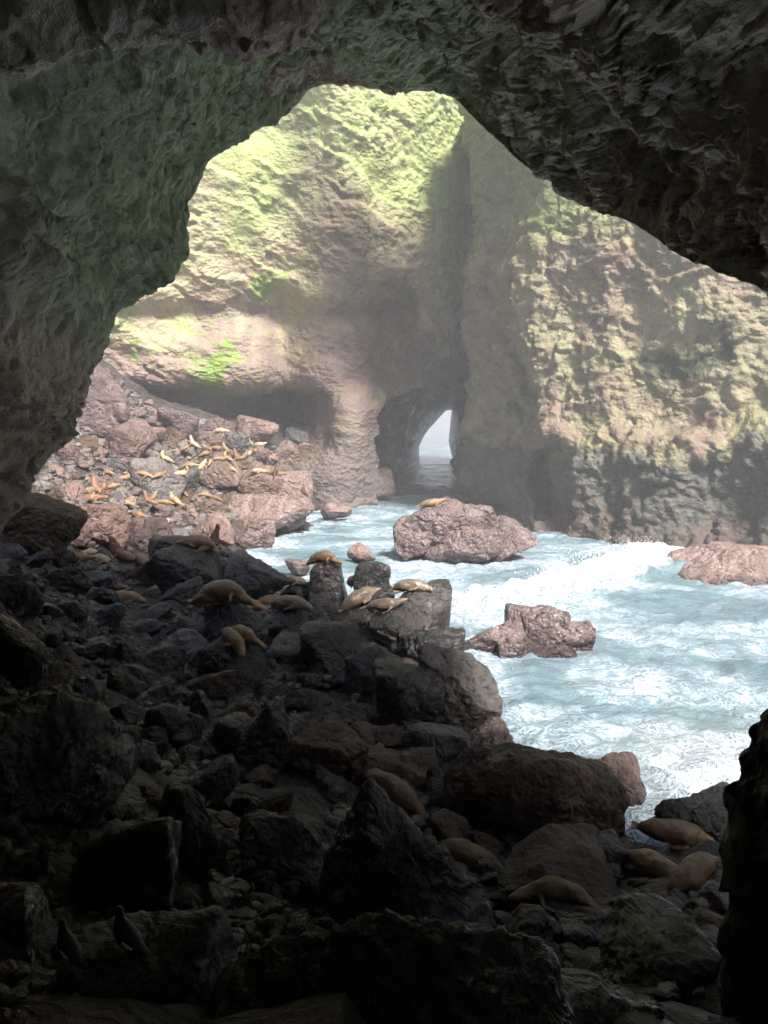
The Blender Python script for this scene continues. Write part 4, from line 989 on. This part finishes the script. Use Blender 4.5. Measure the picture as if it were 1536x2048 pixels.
lion(178,988,'slug','tan',60,'yellowish sea lion at the left of a huddle of four',1.1)
lion(190,987,'sky','red',160,'upright sea lion at the back of the huddle of four',1.1)
lion(184,1001,'bent','red',20,'orange-brown sea lion in front of the huddle of four',1.15)
lion(205,1001,'up','red',-20,'sea lion at the right of the huddle of four',.95)
lion(295,1010,'up','red',195,'small red-brown sea lion upright left of the tall brown one')
lion(304,1000,'sky','umber',25,'small dark upright sea lion behind the small red-brown one',.9)
lion(343,1002,'sky','tan',160,'tall brown sea lion upright with snout to the roof mid-slope',1.3)
lion(276,1034,'flat','red',-25,'reddish sea lion lying head down above the blocky brown boulder')
# lesser members of the colony, scattered between
for px, py, pz, fk, hd, lb, sz in ((372,905,'flat','umber',40,'small brown sea lion below the one sleeping on the smooth grey boulder',.9),
  (405,905,'flat','tan',-20,'small tan sea lion between the plump tan one and the pinkish one',.85),
  (420,935,'bent','tan',100,'tan sea lion on the left shoulder of the squat knobbly boulder',.85),
  (440,930,'look','umber',30,'brown sea lion looking up on top of the squat knobbly boulder',.9),
  (463,940,'flat','tan',-30,'tan sea lion on the right shoulder of the squat knobbly boulder',.85),
  (468,902,'bent','tan',15,'tan sea lion just behind the red-brown pair',.85),
  (450,905,'up','umber',140,'brown upright sea lion left of the red-brown pair',.85),
  (510,915,'flat','umber',-15,'brown sea lion right of the cream upright one',.9),
  (560,960,'flat','umber',20,'brown sea lion low on the pink waterside boulder',.9),
  (575,930,'bent','umber',170,'brown sea lion below the ochre boulder',.85),
  (320,960,'look','umber',60,'brown sea lion in front of the large grey-brown boulder',.9),
  (290,965,'flat','tan',-10,'tan sea lion at the left foot of the large grey-brown boulder',.85),
  (225,975,'bent','umber',30,'brown sea lion among cobbles left of the slope middle',.9),
  (215,950,'flat','umber',160,'brown sea lion high on the left cobbles',.85),
  (330,1010,'flat','umber',20,'brown sea lion lying at the feet of the tall brown one',.9),
  (365,1005,'bent','tan',-40,'tan sea lion right of the tall brown upright one',.9),
  (410,992,'flat','umber',15,'brown sea lion below the rearing cream one',.9),
  (430,1000,'look','red',170,'reddish sea lion looking left above the pale angular boulder',.9),
  (250,1010,'flat','umber',-20,'brown sea lion between the huddle of four and the small red-brown one',.9),
  (500,975,'flat','umber',5,'brown sea lion at the foot of the slanting flat-faced boulder',.9)):
    lion(px, py, pz, fk, hd, lb, sz)
# shadow edge
lion(240,1122,'up','red',180,'sea lion sitting up and facing left at the edge of the shadow',1.15)
lion(205,1126,'slug','cream',-40,'pale sea lion lying left of the one sitting up at the shadow edge')
lion(180,1112,'bent','cream',160,'pale sea lion on its back near the leaning dark slab',.9)
lion(392,1094,'slug','tan',180,'long tan sea lion stretched along the top of the huge dark boulder',1.2,.04)
lion(422,1098,'sky','red',60,'reddish sea lion rearing at the right end of the long tan one',1.0)
lion(150,1125,'flat','umber',10,'dim yellowish sea lion lying in shadow by the leaning dark slab',1.1)
lion(218,1178,'curl','tan',40,'curled yellowish sea lion in the dim hollow below the sitting one',1.0)
lion(252,1203,'slug','tan',15,'dim yellowish sea lion lying below the curled one',1.05)
lion(285,1165,'drape','umber',-50,'dim sea lion draped over dark rock left of the dark lumpy boulder',1.1)
lion(318,1180,'slug','umber',20,'dim sea lion in shadow at the foot of the huge dark boulder',.9)
# ridge
lion(372,1210,'arch','tan',150,'tan sea lion on the ridge lifting its head at the left',1.25)
lion(448,1208,'drape','tan',-10,'big tan sea lion draped over the rounded ridge boulder',1.5,.0)
lion(432,1222,'slug','red',10,'reddish sea lion lying in front of the big draped tan one',1.2)
lion(408,1204,'flat','umber',15,'brown sea lion lying behind the big draped tan one',1.1)
lion(505,1206,'flat','umber',-30,'brown sea lion just right of the big draped tan one',1.1)
lion(572,1200,'up','red',60,'red-brown sea lion raised above the heap left of the black pillar',1.15)
lion(592,1200,'slug','wet',-40,'dark wet sea lion at the back of the heap left of the pillar',1.05)
lion(583,1222,'slug','wet',-35,'glossy brown sea lion lying across the front of the heap',1.3)
lion(545,1212,'slug','umber',20,'brown sea lion at the left side of the heap',1.15)
lion(648,1128,'drape','umber',-15,'brown sea lion curled over the very top of the black pillar',1.15,-.06)
lion(714,1188,'slug','wet',-75,'wet brown sea lion hanging head down on the pillar right flank',1.1,.1)
lion(727,1222,'slug','wet',20,'large glossy sea lion lying with raised shoulder on the glistening boulder',1.4,.05)
lion(772,1222,'look','wet',-15,'slim wet sea lion with its head pointing right behind the large glossy one',1.1)
lion(795,1184,'look','wet',30,'wet sea lion on the ridge-end boulder with its nose lifted to the right',1.3)
lion(825,1196,'slug','wet',-20,'wet sea lion lying in front of its neighbour on the ridge-end boulder',1.15)
lion(465,1290,'slug','umber',-60,'dark sea lion hanging over the front of the egg-shaped boulder',1.05)
lion(492,1284,'bent','umber',-40,'dark sea lion along the right top of the egg-shaped boulder',1.0)
# foreground
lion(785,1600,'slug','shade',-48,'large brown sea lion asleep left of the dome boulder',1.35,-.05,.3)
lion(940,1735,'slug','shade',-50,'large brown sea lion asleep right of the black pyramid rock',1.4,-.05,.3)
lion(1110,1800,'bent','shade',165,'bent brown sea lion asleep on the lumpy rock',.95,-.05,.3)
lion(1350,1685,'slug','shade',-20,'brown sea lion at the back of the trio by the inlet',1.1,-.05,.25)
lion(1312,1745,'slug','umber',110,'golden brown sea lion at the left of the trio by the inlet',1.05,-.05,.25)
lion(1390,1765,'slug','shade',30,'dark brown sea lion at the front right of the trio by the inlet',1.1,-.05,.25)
lion(865,1012,'look','umber',0,'reddish-brown sea lion resting alone on top of the large domed pink rock',1.15,.02,.8)

# ------------------------------------------------------------------ seabirds standing in the dark foreground
def bird(px, py, head, label, size):
    loc, nrm = support(px, py, .1)
    body = fuse('seabird', [tube([(-.22,0,.09,.03,.012), (-.14,0,.14,.06,.045), (-.03,0,.21,.10,.10), (.04,0,.30,.095,.10), (.07,0,.385,.06,.065), (.075,0,.45,.042,.045), (.09,0,.495,.044,.046), (.125,0,.50,.026,.026)], 30, 16),
        tube([(.11,0,.502,.014,.012), (.16,0,.495,.009,.008), (.195,0,.485,.004,.004)], 6, 8)], .011, 2)
    body.materials.append(M_BIRD); o = bpy.data.objects.new('seabird', body); COL.objects.link(o)
    for s in (-1, 1):
        V, F = tube([(-.10, s*.085, .18, .008, .014), (-.05, s*.103, .215, .010, .022), (.0, s*.100, .25, .008, .012)], 10, 10)
        bm = bmesh.new(); q = [bm.verts.new(v) for v in V]; [bm.faces.new([q[i] for i in f]) for f in F]; me = bpy.data.meshes.new('wing_patch'); bm.to_mesh(me); bm.free()
        obj('wing_patch', me, M_WHITE, o)
        V, F = tube([(0, s*.035, .16, .012, .012), (.005, s*.04, .03, .008, .008), (.05, s*.045, .005, .02, .006)], 10, 8)
        bm = bmesh.new(); q = [bm.verts.new(v) for v in V]; [bm.faces.new([q[i] for i in f]) for f in F]; me = bpy.data.meshes.new('leg'); bm.to_mesh(me); bm.free()
        obj('leg', me, M_LEG, o)
    o.location = loc; o.rotation_euler = (0, 0, math.radians(head)); o.scale = (size,)*3
    tag(o, label, 'bird', 'seabirds standing in the foreground')
M_BIRD, M_WHITE, M_LEG = plain('black_plumage', (.015, .015, .016), .5), plain('white_plumage', (.75, .75, .73), .6), plain('red_leg', (.35, .06, .04), .5)
bird(258,1935,165,'black seabird with a white wing edge standing upright on the dark shelf',.9)
bird(140,1955,150,'small black seabird crouching by the lower left boulder',.75)

# ------------------------------------------------------------------ sea mist hanging in the cave
bm = bmesh.new(); bmesh.ops.create_cube(bm, size=1)
hm = bpy.data.meshes.new('haze'); bm.to_mesh(hm); bm.free()
haze = bpy.data.objects.new('haze', hm); COL.objects.link(haze)
haze.scale = (5200, 5200, 76); haze.location = (0, 0, 76/2-8)
mm = bpy.data.materials.new('sea_mist'); mm.use_nodes = True; nt = mm.node_tree; nt.nodes.remove(nt.nodes['Principled BSDF'])
pv = nt.nodes.new('ShaderNodeVolumePrincipled'); pv.inputs['Density'].default_value = HAZE
pv.inputs['Color'].default_value = (.93, .95, 1, 1); pv.inputs['Anisotropy'].default_value = 0.0
nt.links.new(pv.outputs[0], nt.nodes['Material Output'].inputs['Volume']); hm.materials.append(mm); tag(haze, 'thin pale sea mist filling the cave', 'haze', kind='stuff')
